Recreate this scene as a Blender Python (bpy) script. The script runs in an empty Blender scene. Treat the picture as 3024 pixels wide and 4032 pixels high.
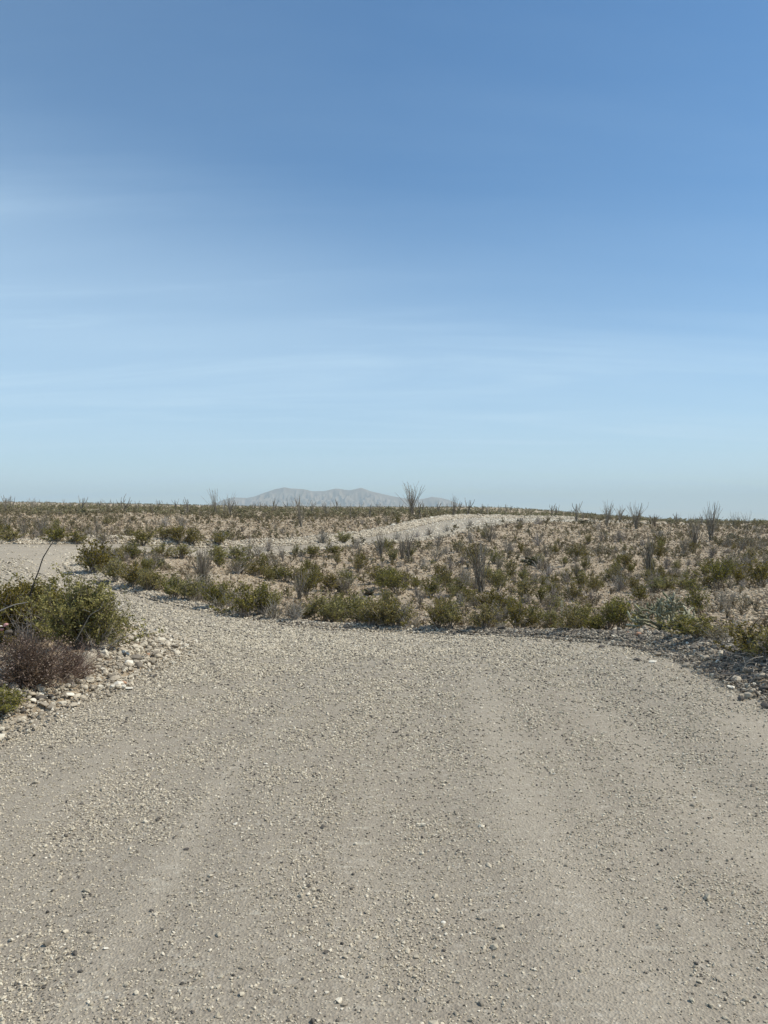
import bpy, math, random
import numpy as np
from mathutils import Vector

# ------------------------------------------------------------------ camera, sky, sun, exposure
SC = bpy.context.scene
COL = SC.collection
F = 3000.0                      # focal length in pixels of the 3024 x 4032 photograph
CX, CY, EYE = 1512.0, 2058.0, 1.6      # CY: the height of the true horizon in the photograph
cam_d = bpy.data.cameras.new('camera')
cam_d.sensor_fit = 'VERTICAL'
cam_d.sensor_height = 36.0
cam_d.sensor_width = 27.0
cam_d.lens = F / 4032.0 * 36.0
cam_d.shift_y = (CY - 2016.0) / 4032.0
cam_d.clip_start = 0.05
cam_d.clip_end = 60000.0
cam = bpy.data.objects.new('camera', cam_d)
COL.objects.link(cam)
cam.location = (0, 0, EYE)
cam.rotation_euler = (math.radians(90), 0, 0)
SC.camera = cam

SUN_EL, SUN_AZ = math.radians(52), math.radians(92)     # azimuth clockwise from the view direction (+Y)
world = bpy.data.worlds.new('World')
SC.world = world
world.use_nodes = True


def build_world():
    nt = world.node_tree
    nt.nodes.clear()
    N = nt.nodes.new
    L = nt.links.new
    out = N('ShaderNodeOutputWorld')
    bg = N('ShaderNodeBackground')
    bg.inputs['Strength'].default_value = 0.127
    sky = N('ShaderNodeTexSky')
    sky.sky_type = 'NISHITA'
    sky.sun_disc = False
    sky.sun_elevation = SUN_EL
    sky.sun_rotation = SUN_AZ
    sky.altitude = 700
    sky.air_density = 1.0
    sky.dust_density = 0.15
    sky.ozone_density = 1.6
    tc = N('ShaderNodeTexCoord')
    sep = N('ShaderNodeSeparateXYZ')
    L(tc.outputs['Generated'], sep.inputs[0])

    def m(op, a, b=None, c=None):
        n = N('ShaderNodeMath')
        n.operation = op
        for i, v in enumerate((a, b, c)):
            if v is None:
                continue
            if isinstance(v, (int, float)):
                n.inputs[i].default_value = v
            else:
                L(v, n.inputs[i])
        return n.outputs[0]
    # thin cirrus sheet: direction projected on a high plane, so the streaks converge at the horizon
    zc = m('MAXIMUM', sep.outputs['Z'], 0.0)
    zd = m('ADD', zc, 0.12)
    px = m('DIVIDE', sep.outputs['X'], zd)
    py = m('DIVIDE', sep.outputs['Y'], zd)
    comb = N('ShaderNodeCombineXYZ')
    L(px, comb.inputs[0]); L(py, comb.inputs[1])
    mp = N('ShaderNodeMapping')
    mp.inputs['Rotation'].default_value = (0, 0, math.radians(28))
    mp.inputs['Scale'].default_value = (0.30, 1.25, 1)
    L(comb.outputs[0], mp.inputs[0])
    n1 = N('ShaderNodeTexNoise')
    n1.inputs['Scale'].default_value = 1.1
    n1.inputs['Detail'].default_value = 6
    n1.inputs['Roughness'].default_value = 0.52
    n1.inputs['Distortion'].default_value = 0.35
    L(mp.outputs[0], n1.inputs['Vector'])
    mp3 = N('ShaderNodeMapping')
    mp3.inputs['Rotation'].default_value = (0, 0, math.radians(16))
    mp3.inputs['Scale'].default_value = (0.45, 2.6, 1)
    L(comb.outputs[0], mp3.inputs[0])
    n3 = N('ShaderNodeTexNoise')
    n3.inputs['Scale'].default_value = 0.8
    n3.inputs['Detail'].default_value = 9
    n3.inputs['Roughness'].default_value = 0.62
    n3.inputs['Distortion'].default_value = 0.6
    L(mp3.outputs[0], n3.inputs['Vector'])
    wis = N('ShaderNodeMapRange')
    wis.inputs['From Min'].default_value = 0.48
    wis.inputs['From Max'].default_value = 0.80
    wis.inputs['To Max'].default_value = 0.38
    L(n3.outputs['Fac'], wis.inputs['Value'])
    n2 = N('ShaderNodeTexNoise')
    n2.inputs['Scale'].default_value = 0.55
    n2.inputs['Detail'].default_value = 3
    L(mp.outputs[0], n2.inputs['Vector'])
    # veil edge: an oblique band, its upper edge falling from left to right
    edge = m('ADD', m('MULTIPLY', sep.outputs['X'], 0.17), m('MULTIPLY', n2.outputs['Fac'], -0.05))
    t = m('ADD', sep.outputs['Z'], edge)
    mr = N('ShaderNodeMapRange')
    mr.interpolation_type = 'SMOOTHSTEP'
    mr.inputs['From Min'].default_value = 0.40
    mr.inputs['From Max'].default_value = 0.12
    mr.inputs['To Min'].default_value = 0.0
    mr.inputs['To Max'].default_value = 1.0
    L(t, mr.inputs['Value'])
    st = N('ShaderNodeMapRange')
    st.interpolation_type = 'SMOOTHSTEP'
    st.inputs['From Min'].default_value = 0.30
    st.inputs['From Max'].default_value = 0.72
    L(n1.outputs['Fac'], st.inputs['Value'])
    veil = m('MULTIPLY', mr.outputs[0], m('ADD', m('MULTIPLY', st.outputs[0], 0.11), 0.36))
    thin = m('ADD', m('MULTIPLY', st.outputs[0], 0.05), 0.02)
    fac = m('ADD', m('ADD', m('ADD', veil, thin), m('MULTIPLY', wis.outputs[0], m('ADD', m('MULTIPLY', mr.outputs[0], 0.9), 0.1))), m('MAXIMUM', m('MULTIPLY', sep.outputs['X'], -0.16), 0.0))
    mix = N('ShaderNodeMix')
    mix.data_type = 'RGBA'
    L(fac, mix.inputs['Factor'])
    hs = N('ShaderNodeHueSaturation')
    hs.inputs['Hue'].default_value = 0.496
    hs.inputs['Saturation'].default_value = 1.24
    hs.inputs['Value'].default_value = 1.0
    L(sky.outputs[0], hs.inputs['Color'])
    L(hs.outputs[0], mix.inputs['A'])
    mix.inputs['B'].default_value = (4.7, 6.2, 7.4, 1)
    L(mix.outputs['Result'], bg.inputs['Color'])
    L(bg.outputs[0], out.inputs['Surface'])


build_world()
sun_d = bpy.data.lights.new('sun', 'SUN')
sun_d.energy = 4.2
sun_d.angle = math.radians(0.53)
sun_d.color = (1.0, 0.93, 0.79)
sun = bpy.data.objects.new('sun', sun_d)
COL.objects.link(sun)
to_sun = Vector((math.cos(SUN_EL) * math.sin(SUN_AZ), math.cos(SUN_EL) * math.cos(SUN_AZ), math.sin(SUN_EL)))
sun.rotation_euler = to_sun.to_track_quat('Z', 'Y').to_euler()
sun.location = (30, 10, 60)
SC.view_settings.view_transform = 'Standard'
SC.view_settings.look = 'None'
SC.view_settings.exposure = 0.16
SC.view_settings.gamma = 1.0
SC.cycles.max_bounces = 6
SC.cycles.volume_bounces = 0

# ------------------------------------------------------------------ numpy noise
RNG = np.random.default_rng(7)
_perm = RNG.random((256, 256))


def vnoise(x, y):
    xi = np.floor(x).astype(int); yi = np.floor(y).astype(int)
    fx = x - xi; fy = y - yi
    fx = fx * fx * (3 - 2 * fx); fy = fy * fy * (3 - 2 * fy)
    a = _perm[xi & 255, yi & 255]; b = _perm[(xi + 1) & 255, yi & 255]
    c = _perm[xi & 255, (yi + 1) & 255]; d = _perm[(xi + 1) & 255, (yi + 1) & 255]
    return (a * (1 - fx) + b * fx) * (1 - fy) + (c * (1 - fx) + d * fx) * fy


def fbm(x, y, o=4, rough=0.5):
    s = 0; a = 1.0; t = 0
    for k in range(o):
        s = s + a * vnoise(x * 2 ** k + 17.3 * k, y * 2 ** k - 9.1 * k)
        t += a
        a *= rough
    return s / t - 0.5


def sstep(a, b, x):
    t = np.clip((x - a) / (b - a), 0, 1)
    return t * t * (3 - 2 * t)


# ------------------------------------------------------------------ the lie of the land
DEP = np.array([5, 8, 11, 14, 19, 24, 30, 38, 48, 60, 75, 100, 150, 300, 1000.])
TAB = {
    -700: [3018, 2620, 2480, 2410, 2345, 2300, 2240, 2160, 2118, 2086, 2060, 2034, 2008, 1991, 1985],
    0: [3018, 2620, 2480, 2410, 2345, 2300, 2240, 2155, 2115, 2085, 2060, 2035, 2010, 1993, 1986],
    400: [3018, 2640, 2515, 2450, 2385, 2340, 2270, 2205, 2130, 2095, 2065, 2038, 2012, 1997, 1991],
    800: [3018, 2655, 2545, 2500, 2430, 2385, 2320, 2240, 2175, 2115, 2080, 2045, 2015, 2003, 1998],
    1200: [3018, 2665, 2565, 2525, 2475, 2430, 2375, 2300, 2210, 2135, 2095, 2052, 2022, 2008, 2003],
    1600: [3018, 2670, 2575, 2535, 2487, 2440, 2385, 2305, 2215, 2145, 2095, 2045, 2022, 2009, 2005],
    2000: [3018, 2672, 2580, 2540, 2480, 2425, 2365, 2295, 2215, 2150, 2095, 2052, 2034, 2013, 2007],
    2400: [3018, 2670, 2575, 2530, 2462, 2405, 2345, 2275, 2205, 2150, 2105, 2066, 2047, 2038, 2034],
    2700: [3018, 2660, 2555, 2495, 2425, 2370, 2315, 2250, 2190, 2145, 2110, 2075, 2063, 2060, 2058],
    3024: [3018, 2645, 2530, 2460, 2388, 2332, 2282, 2225, 2175, 2135, 2105, 2078, 2065, 2061, 2059],
    3700: [3018, 2645, 2525, 2450, 2380, 2325, 2275, 2220, 2172, 2133, 2104, 2078, 2066, 2062, 2060],
}
UC = np.array([(k - CX) / F for k in sorted(TAB)])
ZT = np.array([[EYE - d * (y - CY) / F for d, y in zip(DEP, TAB[k])] for k in sorted(TAB)])
LD = np.log(DEP)


def pchip_eval(x, y, xi):
    """monotone cubic interpolation; y may be 2-D (rows interpolated along axis 1)"""
    y = np.atleast_2d(y)
    h = np.diff(x); d = np.diff(y, axis=1) / h
    m = np.zeros_like(y)
    m[:, 1:-1] = (d[:, 1:] + d[:, :-1]) / 2
    m[:, 0] = d[:, 0]; m[:, -1] = d[:, -1]
    i = np.clip(np.searchsorted(x, xi) - 1, 0, len(x) - 2)
    t = (xi - x[i]) / h[i]
    t2, t3 = t * t, t * t * t
    return (y[:, i] * (2 * t3 - 3 * t2 + 1) + m[:, i] * h[i] * (t3 - 2 * t2 + t)
            + y[:, i + 1] * (3 * t2 - 2 * t3) + m[:, i + 1] * h[i] * (t3 - t2))


NU, ND = 161, 401
GU = np.linspace(UC[0], UC[-1], NU)
GD = np.linspace(LD[0], LD[-1], ND)
ZG = pchip_eval(LD, ZT, GD)                    # cols x ND
ZG = pchip_eval(UC, ZG.T.copy(), GU)           # ND x NU


def base_h(x, y):
    r = np.hypot(x, y)
    ye = np.maximum(y, 0.6 * r)
    ye = np.maximum(ye, 0.5)
    u = np.clip(x / ye, GU[0], GU[-1])
    ld = np.clip(np.log(ye), LD[0], LD[-1])
    a = (u - GU[0]) / (GU[1] - GU[0]); b = (ld - GD[0]) / (GD[1] - GD[0])
    ai = np.clip(a.astype(int), 0, NU - 2); bi = np.clip(b.astype(int), 0, ND - 2)
    fa = a - ai; fb = b - bi
    z = (ZG[bi, ai] * (1 - fa) + ZG[bi, ai + 1] * fa) * (1 - fb) + (ZG[bi + 1, ai] * (1 - fa) + ZG[bi + 1, ai + 1] * fa) * fb
    return z * sstep(4.0, 6.5, ye)


E_OUT = np.array([(3.9, -60), (3.8, -12), (3.7, 0), (3.6, 4), (3.5, 6.4), (3.6, 8), (3.9, 9.8), (4.15, 12), (4.2, 14), (3.6, 15.8), (2.5, 17.3),
                  (0.6, 18.7), (-2, 19.5), (-3.6, 20.6), (-5.4, 22.2), (-9.2, 26.3), (-12.1, 30), (-13.6, 33), (-14.9, 36.5), (-15.5, 39.5), (-15.0, 42),
                  (-13.2, 43.2), (-10.5, 45.5), (-8.4, 49), (-5.5, 54), (-2.4, 60), (1.8, 63.5), (4.6, 69), (8.6, 79), (13.2, 90), (20.5, 101), (30, 109), (60, 118), (120, 125)], float)
E_IN = np.array([(-3.4, -60), (-3.3, -12), (-3.2, 0), (-3.05, 5), (-2.78, 6.4), (-2.6, 7.8), (-2.62, 9.6), (-3.1, 11.6), (-3.9, 13.3), (-4.9, 14.6), (-7.1, 16.8),
                 (-10.6, 20.5), (-15, 23.5), (-25, 26), (-36, 27.5), (-40, 31), (-38, 36), (-30, 38.5), (-20.6, 40.3), (-17.6, 46), (-15.0, 48.8),
                 (-9.5, 53.8), (-6.1, 58.2), (-2.9, 65), (-0.2, 72), (4.2, 86), (9.3, 103), (14, 115), (22, 125), (32, 129), (60, 133), (120, 138)], float)
ROAD_POLY = np.concatenate([E_OUT, E_IN[::-1]])


def poly_dist(x, y, P, n=None):
    best = np.full(x.shape, 1e9)
    for (ax, ay), (bx, by) in zip(P[:-1], P[1:]):
        dx, dy = bx - ax, by - ay
        t = np.clip(((x - ax) * dx + (y - ay) * dy) / (dx * dx + dy * dy), 0, 1)
        best = np.minimum(best, (x - ax - t * dx) ** 2 + (y - ay - t * dy) ** 2)
    return np.sqrt(best)


def inside(x, y, P=ROAD_POLY):
    c = np.zeros(x.shape, bool)
    n = len(P)
    j = n - 1
    for i in range(n):
        xi, yi = P[i]; xj, yj = P[j]
        if yi != yj:
            c ^= ((yi > y) != (yj > y)) & (x < (xj - xi) * (y - yi) / (yj - yi) + xi)
        j = i
    return c


def road_info(x, y):
    """signed distance to the road's edge (negative on the road) and the place across it (0 outer edge .. 1 inner edge)"""
    do = poly_dist(x, y, E_OUT); di = poly_dist(x, y, E_IN)
    ins = inside(x, y)
    s = np.where(ins, -1, 1) * np.minimum(do, di)
    return s, do / (do + di + 1e-6), do, di


def land(x, y, info=None):
    s, t, do, di = info if info is not None else road_info(x, y)
    r = np.hypot(x, y)
    z = base_h(x, y)
    w = 0.07 + 0.012 * fbm(x * 0.9, y * 0.9, 2)
    wob = fbm(x * 1.3 + 40, y * 1.3, 3)
    near = 1 - sstep(25, 60, r)
    # ridge of graded stones along both edges
    hin = 0.13 * np.exp(-((di - 0.55) / 0.45) ** 2) * (s > 0) * (1 + 1.2 * wob)
    hout = (0.11 + 0.02 * sstep(1.0, 4.0, x)) * np.exp(-((do - 0.45) / 0.42) ** 2) * (s > 0) * (1 + 1.2 * wob)
    z = z + (hin + hout) * (0.45 + 0.55 * near) + 0.32 * np.exp(-((di - 0.9) / 0.7) ** 2) * (s > 0) * sstep(38, 50, y) * (1 + 0.8 * wob)
    # open land is uneven, the road is graded with shallow wheel tracks
    off = sstep(0.2, 2.5, s)
    z = z + off * (0.16 * fbm(x * 0.45, y * 0.45, 4) + 0.75 * fbm(x * 0.10, y * 0.10, 3) * sstep(22, 45, r) * sstep(0.3, 5, s) + 0.6 * fbm(x * 0.03 + 5, y * 0.03, 3) * sstep(70, 200, r))
    on = 1 - sstep(-0.5, 0.0, s)
    z = z + on * (0.016 * fbm(x * 1.7, y * 0.8, 3) - 0.010 * np.cos(t * 2 * math.pi * 4))
    return z


# visible ground point under a pixel of the photograph
YS = np.geomspace(2.2, 900, 1400)


def ground_at(px, py, dmin=2.0):
    u = (px - CX) / F
    ys = YS[YS >= dmin]
    z = land(u * ys, ys)
    yp = CY - (z - EYE) / ys * F
    k = np.nonzero(yp <= py)[0]
    i = k[0] if len(k) else int(np.argmin(yp))
    return float(u * ys[i]), float(ys[i]), float(z[i])


def project(x, y, z):
    return CX + F * x / y, CY - F * (z - EYE) / y


# ------------------------------------------------------------------ mesh helpers
def make_mesh(name, V, tris=None, quads=None, mats=(), tri_m=None, quad_m=None, attr=None, smooth=False):
    me = bpy.data.meshes.new(name)
    V = np.asarray(V, np.float32)
    nt = 0 if tris is None else len(tris)
    nq = 0 if quads is None else len(quads)
    loops = np.concatenate([np.asarray(tris, np.int32).ravel() if nt else np.zeros(0, np.int32),
                            np.asarray(quads, np.int32).ravel() if nq else np.zeros(0, np.int32)])
    start = np.concatenate([np.arange(nt) * 3, nt * 3 + np.arange(nq) * 4]).astype(np.int32)
    me.vertices.add(len(V)); me.vertices.foreach_set('co', V.ravel())
    me.loops.add(len(loops)); me.loops.foreach_set('vertex_index', loops)
    me.polygons.add(nt + nq); me.polygons.foreach_set('loop_start', start)
    for m_ in mats:
        me.materials.append(m_)
    if len(mats) > 1:
        mi = np.concatenate([np.asarray(tri_m if tri_m is not None else np.zeros(nt), np.int32), np.asarray(quad_m if quad_m is not None else np.zeros(nq), np.int32)])
        me.polygons.foreach_set('material_index', mi)
    me.update(calc_edges=True)
    me.polygons.foreach_set('use_smooth', np.full(nt + nq, smooth, bool))
    for k, v in (attr or {}).items():
        v = np.asarray(v, np.float32)
        a = me.attributes.new(k, 'FLOAT', 'POINT')
        a.data.foreach_set('value', v)
    me.update()
    return me


def obj(name, me, parent=None, **props):
    o = bpy.data.objects.new(name, me)
    COL.objects.link(o)
    if parent is not None:
        o.parent = parent
    for k, v in props.items():
        if v is not None:
            o[k] = v
    return o


class MB:
    """collects tubes and leaves"""
    def __init__(self):
        self.V = []; self.T = []; self.Q = []; self.A = []; self.n = 0

    def tube(self, P, R, k=4, a=0.5, cap=False):
        P = np.asarray(P, float); R = np.asarray(R, float)
        n = len(P)
        T = np.gradient(P, axis=0)
        T /= np.linalg.norm(T, axis=1)[:, None] + 1e-9
        ref = np.array([0.31, 0.17, 0.93]) if abs(T[0] @ np.array([0.31, 0.17, 0.93])) < 0.9 else np.array([0.9, 0.3, 0.1])
        U = np.cross(T, ref); U /= np.linalg.norm(U, axis=1)[:, None] + 1e-9
        W = np.cross(T, U)
        an = np.arange(k) / k * 2 * math.pi
        V = P[:, None, :] + R[:, None, None] * (np.cos(an)[None, :, None] * U[:, None, :] + np.sin(an)[None, :, None] * W[:, None, :])
        self.V.append(V.reshape(-1, 3)); self.A.append(np.full(n * k, a))
        i = np.arange(n - 1)[:, None] * k; j = np.arange(k)[None, :]
        q = np.stack([i + j, i + (j + 1) % k, i + k + (j + 1) % k, i + k + j], -1).reshape(-1, 4) + self.n
        self.Q.append(q)
        if cap:
            e = self.n + (n - 1) * k
            self.T.append(np.array([[e, e + m_, e + m_ + 1] for m_ in range(1, k - 1)]))
        self.n += n * k

    def leaves(self, P, size, rng, a, up=0.3, asp=0.55):
        n = len(P)
        if n == 0:
            return
        D = rng.normal(size=(n, 3)); D[:, 2] = np.abs(D[:, 2]) + up
        D /= np.linalg.norm(D, axis=1)[:, None]
        X = np.cross(D, rng.normal(size=(n, 3))); X /= np.linalg.norm(X, axis=1)[:, None] + 1e-9
        s = (size * rng.uniform(0.6, 1.35, n))[:, None]
        V = np.stack([P, P + D * s * 0.5 + X * s * asp * 0.5, P + D * s, P + D * s * 0.5 - X * s * asp * 0.5], 1).reshape(-1, 3)
        self.V.append(V); self.A.append(np.repeat(a, 4) if np.ndim(a) else np.full(4 * n, a))
        self.Q.append(np.arange(4 * n).reshape(-1, 4) + self.n)
        self.n += 4 * n

    def build(self, name, mat, smooth=False):
        V = np.concatenate(self.V) if self.V else np.zeros((0, 3))
        return make_mesh(name, V, np.concatenate(self.T) if self.T else None, np.concatenate(self.Q) if self.Q else None, (mat,),
                         attr={'v': np.concatenate(self.A)}, smooth=smooth)


# ------------------------------------------------------------------ materials
def mat_new(name):
    m_ = bpy.data.materials.new(name)
    m_.use_nodes = True
    nt = m_.node_tree
    nt.nodes.clear()
    return m_, nt, nt.nodes.new, nt.links.new


def ramp(N, stops, interp='LINEAR'):
    n = N('ShaderNodeValToRGB')
    n.color_ramp.interpolation = interp
    e = n.color_ramp.elements
    while len(e) < len(stops):
        e.new(0.5)
    for k, (p, c) in enumerate(stops):
        e[k].position = p
        e[k].color = (c[0], c[1], c[2], 1)
    return n


def mixc(N, L, f, a, b, mode='MIX'):
    n = N('ShaderNodeMix')
    n.data_type = 'RGBA'
    n.blend_type = mode
    for s, v in (('Factor', f), ('A', a), ('B', b)):
        if isinstance(v, (int, float)):
            n.inputs[s].default_value = v
        elif isinstance(v, tuple):
            n.inputs[s].default_value = (*v, 1)
        else:
            L(v, n.inputs[s])
    return n.outputs['Result']


def noise(N, L, vec, scale, detail=4, rough=0.55):
    n = N('ShaderNodeTexNoise')
    n.inputs['Scale'].default_value = scale
    n.inputs['Detail'].default_value = detail
    n.inputs['Roughness'].default_value = rough
    L(vec, n.inputs['Vector'])
    return n.outputs['Fac']


def maprange(N, L, v, a, b, c=0.0, d=1.0):
    n = N('ShaderNodeMapRange')
    n.inputs['From Min'].default_value = a; n.inputs['From Max'].default_value = b
    n.inputs['To Min'].default_value = c; n.inputs['To Max'].default_value = d
    L(v, n.inputs['Value'])
    return n.outputs[0]


def bsdf(N, L, color, rough=0.9, spec=0.25, bump=None, bstr=0.5, bdist=0.01, trans=None):
    p = N('ShaderNodeBsdfPrincipled')
    p.inputs['Roughness'].default_value = rough
    p.inputs['Specular IOR Level'].default_value = spec
    if isinstance(color, tuple):
        p.inputs['Base Color'].default_value = (*color, 1)
    else:
        L(color, p.inputs['Base Color'])
    if bump is not None:
        b = N('ShaderNodeBump')
        b.inputs['Strength'].default_value = bstr
        b.inputs['Distance'].default_value = bdist
        L(bump, b.inputs['Height'])
        L(b.outputs[0], p.inputs['Normal'])
    out = N('ShaderNodeOutputMaterial')
    if trans:
        t = N('ShaderNodeBsdfTranslucent')
        if isinstance(color, tuple):
            t.inputs['Color'].default_value = (*color, 1)
        else:
            L(color, t.inputs['Color'])
        ms = N('ShaderNodeMixShader')
        ms.inputs[0].default_value = trans
        L(p.outputs[0], ms.inputs[1]); L(t.outputs[0], ms.inputs[2])
        L(ms.outputs[0], out.inputs['Surface'])
    else:
        L(p.outputs[0], out.inputs['Surface'])
    return p


def voro(N, L, vec, scale, out='Color', rand=1.0):
    v = N('ShaderNodeTexVoronoi')
    v.inputs['Scale'].default_value = scale
    v.inputs['Randomness'].default_value = rand
    L(vec, v.inputs['Vector'])
    return v.outputs[out]


def sep_r(N, L, c):
    s = N('ShaderNodeSeparateColor')
    L(c, s.inputs[0])
    return s.outputs[0]


def coord(N):
    return N('ShaderNodeNewGeometry').outputs['Position']


def mat_road():
    m_, nt, N, L = mat_new('graded gravel')
    pos = coord(N)
    at = N('ShaderNodeAttribute'); at.attribute_name = 'across'
    den = N('ShaderNodeAttribute'); den.attribute_name = 'loose'
    big = noise(N, L, pos, 0.55, 4)
    c0 = ramp(N, [(0.25, (0.25, 0.20, 0.15)), (0.5, (0.29, 0.235, 0.176)), (0.78, (0.332, 0.273, 0.206))])
    L(big, c0.inputs[0])
    # packed dust is paler where the wheels run
    dust = mixc(N, L, maprange(N, L, den.outputs['Fac'], 0.1, 0.65, 0.92, 0.0), c0.outputs[0], (0.46, 0.383, 0.288))
    # grit
    va = sep_r(N, L, voro(N, L, pos, 95))
    g = ramp(N, [(0.0, (0.18, 0.155, 0.125)), (0.18, (0.28, 0.245, 0.19)), (0.75, (0.38, 0.335, 0.26)), (1.0, (0.66, 0.60, 0.48))])
    L(va, g.inputs[0])
    c1 = mixc(N, L, 0.35, dust, g.outputs[0])
    vb = sep_r(N, L, voro(N, L, pos, 38))
    g2 = ramp(N, [(0.0, (0.17, 0.16, 0.14)), (0.10, (0.36, 0.33, 0.27)), (0.9, (0.40, 0.37, 0.29)), (1.0, (0.72, 0.68, 0.58))])
    L(vb, g2.inputs[0])
    c2 = mixc(N, L, 0.22, c1, g2.outputs[0])
    fine = noise(N, L, pos, 160, 3, 0.7)
    c3 = mixc(N, L, maprange(N, L, fine, 0.3, 0.7, 0.0, 0.35), c2, (0.24, 0.22, 0.18))
    # long pale scuffs of dust lying across the tracks
    mp = N('ShaderNodeMapping'); mp.inputs['Scale'].default_value = (1.6, 9.0, 1.0)
    L(pos, mp.inputs[0])
    sc = noise(N, L, mp.outputs[0], 2.2, 3, 0.5)
    c4 = mixc(N, L, maprange(N, L, sc, 0.63, 0.72, 0.0, 0.4), c3, (0.55, 0.51, 0.41))
    # bump: grit and small stones
    hb = N('ShaderNodeMath'); hb.operation = 'ADD'
    L(voro(N, L, pos, 95, 'Distance'), hb.inputs[0])
    L(noise(N, L, pos, 60, 5, 0.7), hb.inputs[1])
    bsdf(N, L, c4, 0.95, 0.15, hb.outputs[0], 0.8, 0.006)
    return m_


def mat_ground():
    m_, nt, N, L = mat_new('stony desert soil')
    pos = coord(N)
    big = noise(N, L, pos, 0.11, 4)
    c0 = ramp(N, [(0.3, (0.43, 0.31, 0.185)), (0.5, (0.40, 0.305, 0.195)), (0.7, (0.46, 0.375, 0.255))])
    L(big, c0.inputs[0])
    mid = noise(N, L, pos, 1.7, 5, 0.65)
    c1 = mixc(N, L, maprange(N, L, mid, 0.4, 0.7, 0.0, 0.45), c0.outputs[0], (0.31, 0.215, 0.155))
    va = sep_r(N, L, voro(N, L, pos, 9))
    g = ramp(N, [(0.0, (0.16, 0.125, 0.09)), (0.15, (0.33, 0.265, 0.19)), (0.6, (0.47, 0.39, 0.28)), (0.85, (0.60, 0.53, 0.41)), (1.0, (0.75, 0.70, 0.59))])
    L(va, g.inputs[0])
    c2 = mixc(N, L, 0.35, c1, g.outputs[0])
    vb = sep_r(N, L, voro(N, L, pos, 24))
    g2 = ramp(N, [(0.0, (0.14, 0.11, 0.08)), (0.2, (0.37, 0.30, 0.21)), (0.8, (0.46, 0.385, 0.285)), (1.0, (0.72, 0.67, 0.56))])
    L(vb, g2.inputs[0])
    c3 = mixc(N, L, 0.35, c2, g2.outputs[0])
    hb = N('ShaderNodeMath'); hb.operation = 'ADD'
    L(voro(N, L, pos, 9, 'Distance'), hb.inputs[0])
    L(noise(N, L, pos, 14, 5, 0.7), hb.inputs[1])
    bsdf(N, L, c3, 0.95, 0.12, hb.outputs[0], 1.0, 0.06)
    return m_


def mat_stone(name, stops, bumps=0.3, attr='v'):
    m_, nt, N, L = mat_new(name)
    at = N('ShaderNodeAttribute'); at.attribute_name = attr
    r = ramp(N, stops)
    L(at.outputs['Fac'], r.inputs[0])
    pos = coord(N)
    n = noise(N, L, pos, 55, 4, 0.65)
    c = mixc(N, L, maprange(N, L, n, 0.35, 0.75, 0.0, 0.38), r.outputs[0], (0.25, 0.225, 0.19))
    bsdf(N, L, c, 0.85, 0.25, noise(N, L, pos, 70, 4, 0.65), bumps, 0.01)
    return m_


GRAV = [(0.0, (0.06, 0.053, 0.045)), (0.07, (0.13, 0.113, 0.09)), (0.15, (0.35, 0.30, 0.22)), (0.5, (0.52, 0.45, 0.33)), (0.8, (0.70, 0.615, 0.465)), (1.0, (0.87, 0.79, 0.64))]
ROCK = [(0.0, (0.065, 0.056, 0.048)), (0.22, (0.175, 0.148, 0.115)), (0.45, (0.37, 0.315, 0.235)), (0.72, (0.53, 0.455, 0.34)), (0.88, (0.64, 0.57, 0.44)), (1.0, (0.82, 0.76, 0.63))]
HILL = [(0.0, (0.09, 0.065, 0.048)), (0.2, (0.23, 0.165, 0.11)), (0.5, (0.37, 0.28, 0.175)), (0.8, (0.52, 0.42, 0.285)), (1.0, (0.75, 0.67, 0.52))]


def mat_plant(name, stops, trans=0.2, rough=0.6, spec=0.3):
    m_, nt, N, L = mat_new(name)
    at = N('ShaderNodeAttribute'); at.attribute_name = 'v'
    oi = N('ShaderNodeObjectInfo')
    r = ramp(N, stops)
    L(at.outputs['Fac'], r.inputs[0])
    hs = N('ShaderNodeHueSaturation')
    L(r.outputs[0], hs.inputs['Color'])
    L(maprange(N, L, oi.outputs['Random'], 0, 1, 0.482, 0.512), hs.inputs['Hue'])
    mm = N('ShaderNodeMath'); mm.operation = 'MULTIPLY_ADD'
    L(oi.outputs['Random'], mm.inputs[0]); mm.inputs[1].default_value = 7.31; mm.inputs[2].default_value = 0.0
    fr = N('ShaderNodeMath'); fr.operation = 'FRACT'
    L(mm.outputs[0], fr.inputs[0])
    L(maprange(N, L, fr.outputs[0], 0, 1, 0.75, 1.25), hs.inputs['Value'])
    L(maprange(N, L, fr.outputs[0], 0, 1, 1.05, 0.8), hs.inputs['Saturation'])
    bsdf(N, L, hs.outputs[0], rough, spec, trans=trans)
    return m_


M_ROAD = mat_road()
M_GROUND = mat_ground()
M_GRAVEL = mat_stone('loose road gravel', GRAV)
M_ROCK = mat_stone('river rock', ROCK, 0.5)
M_HILL = mat_stone('desert stone', HILL)
M_LEAF = mat_plant('creosote leaf', [(0.0, (0.085, 0.078, 0.014)), (0.5, (0.235, 0.202, 0.033)), (0.85, (0.36, 0.315, 0.055)), (1.0, (0.45, 0.35, 0.12))], 0.35)
M_LEAF_DRY = mat_plant('sparse shrub leaf', [(0.0, (0.12, 0.095, 0.045)), (0.6, (0.26, 0.21, 0.105)), (1.0, (0.36, 0.31, 0.18))], 0.2)
M_LEAF_FAR = mat_plant('dull olive leaf', [(0.0, (0.10, 0.09, 0.04)), (0.5, (0.19, 0.165, 0.07)), (1.0, (0.33, 0.28, 0.13))], 0.2)
M_BROWN = mat_plant('brown herb', [(0.0, (0.09, 0.06, 0.035)), (0.5, (0.22, 0.16, 0.09)), (1.0, (0.36, 0.29, 0.17))], 0.2)
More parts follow.
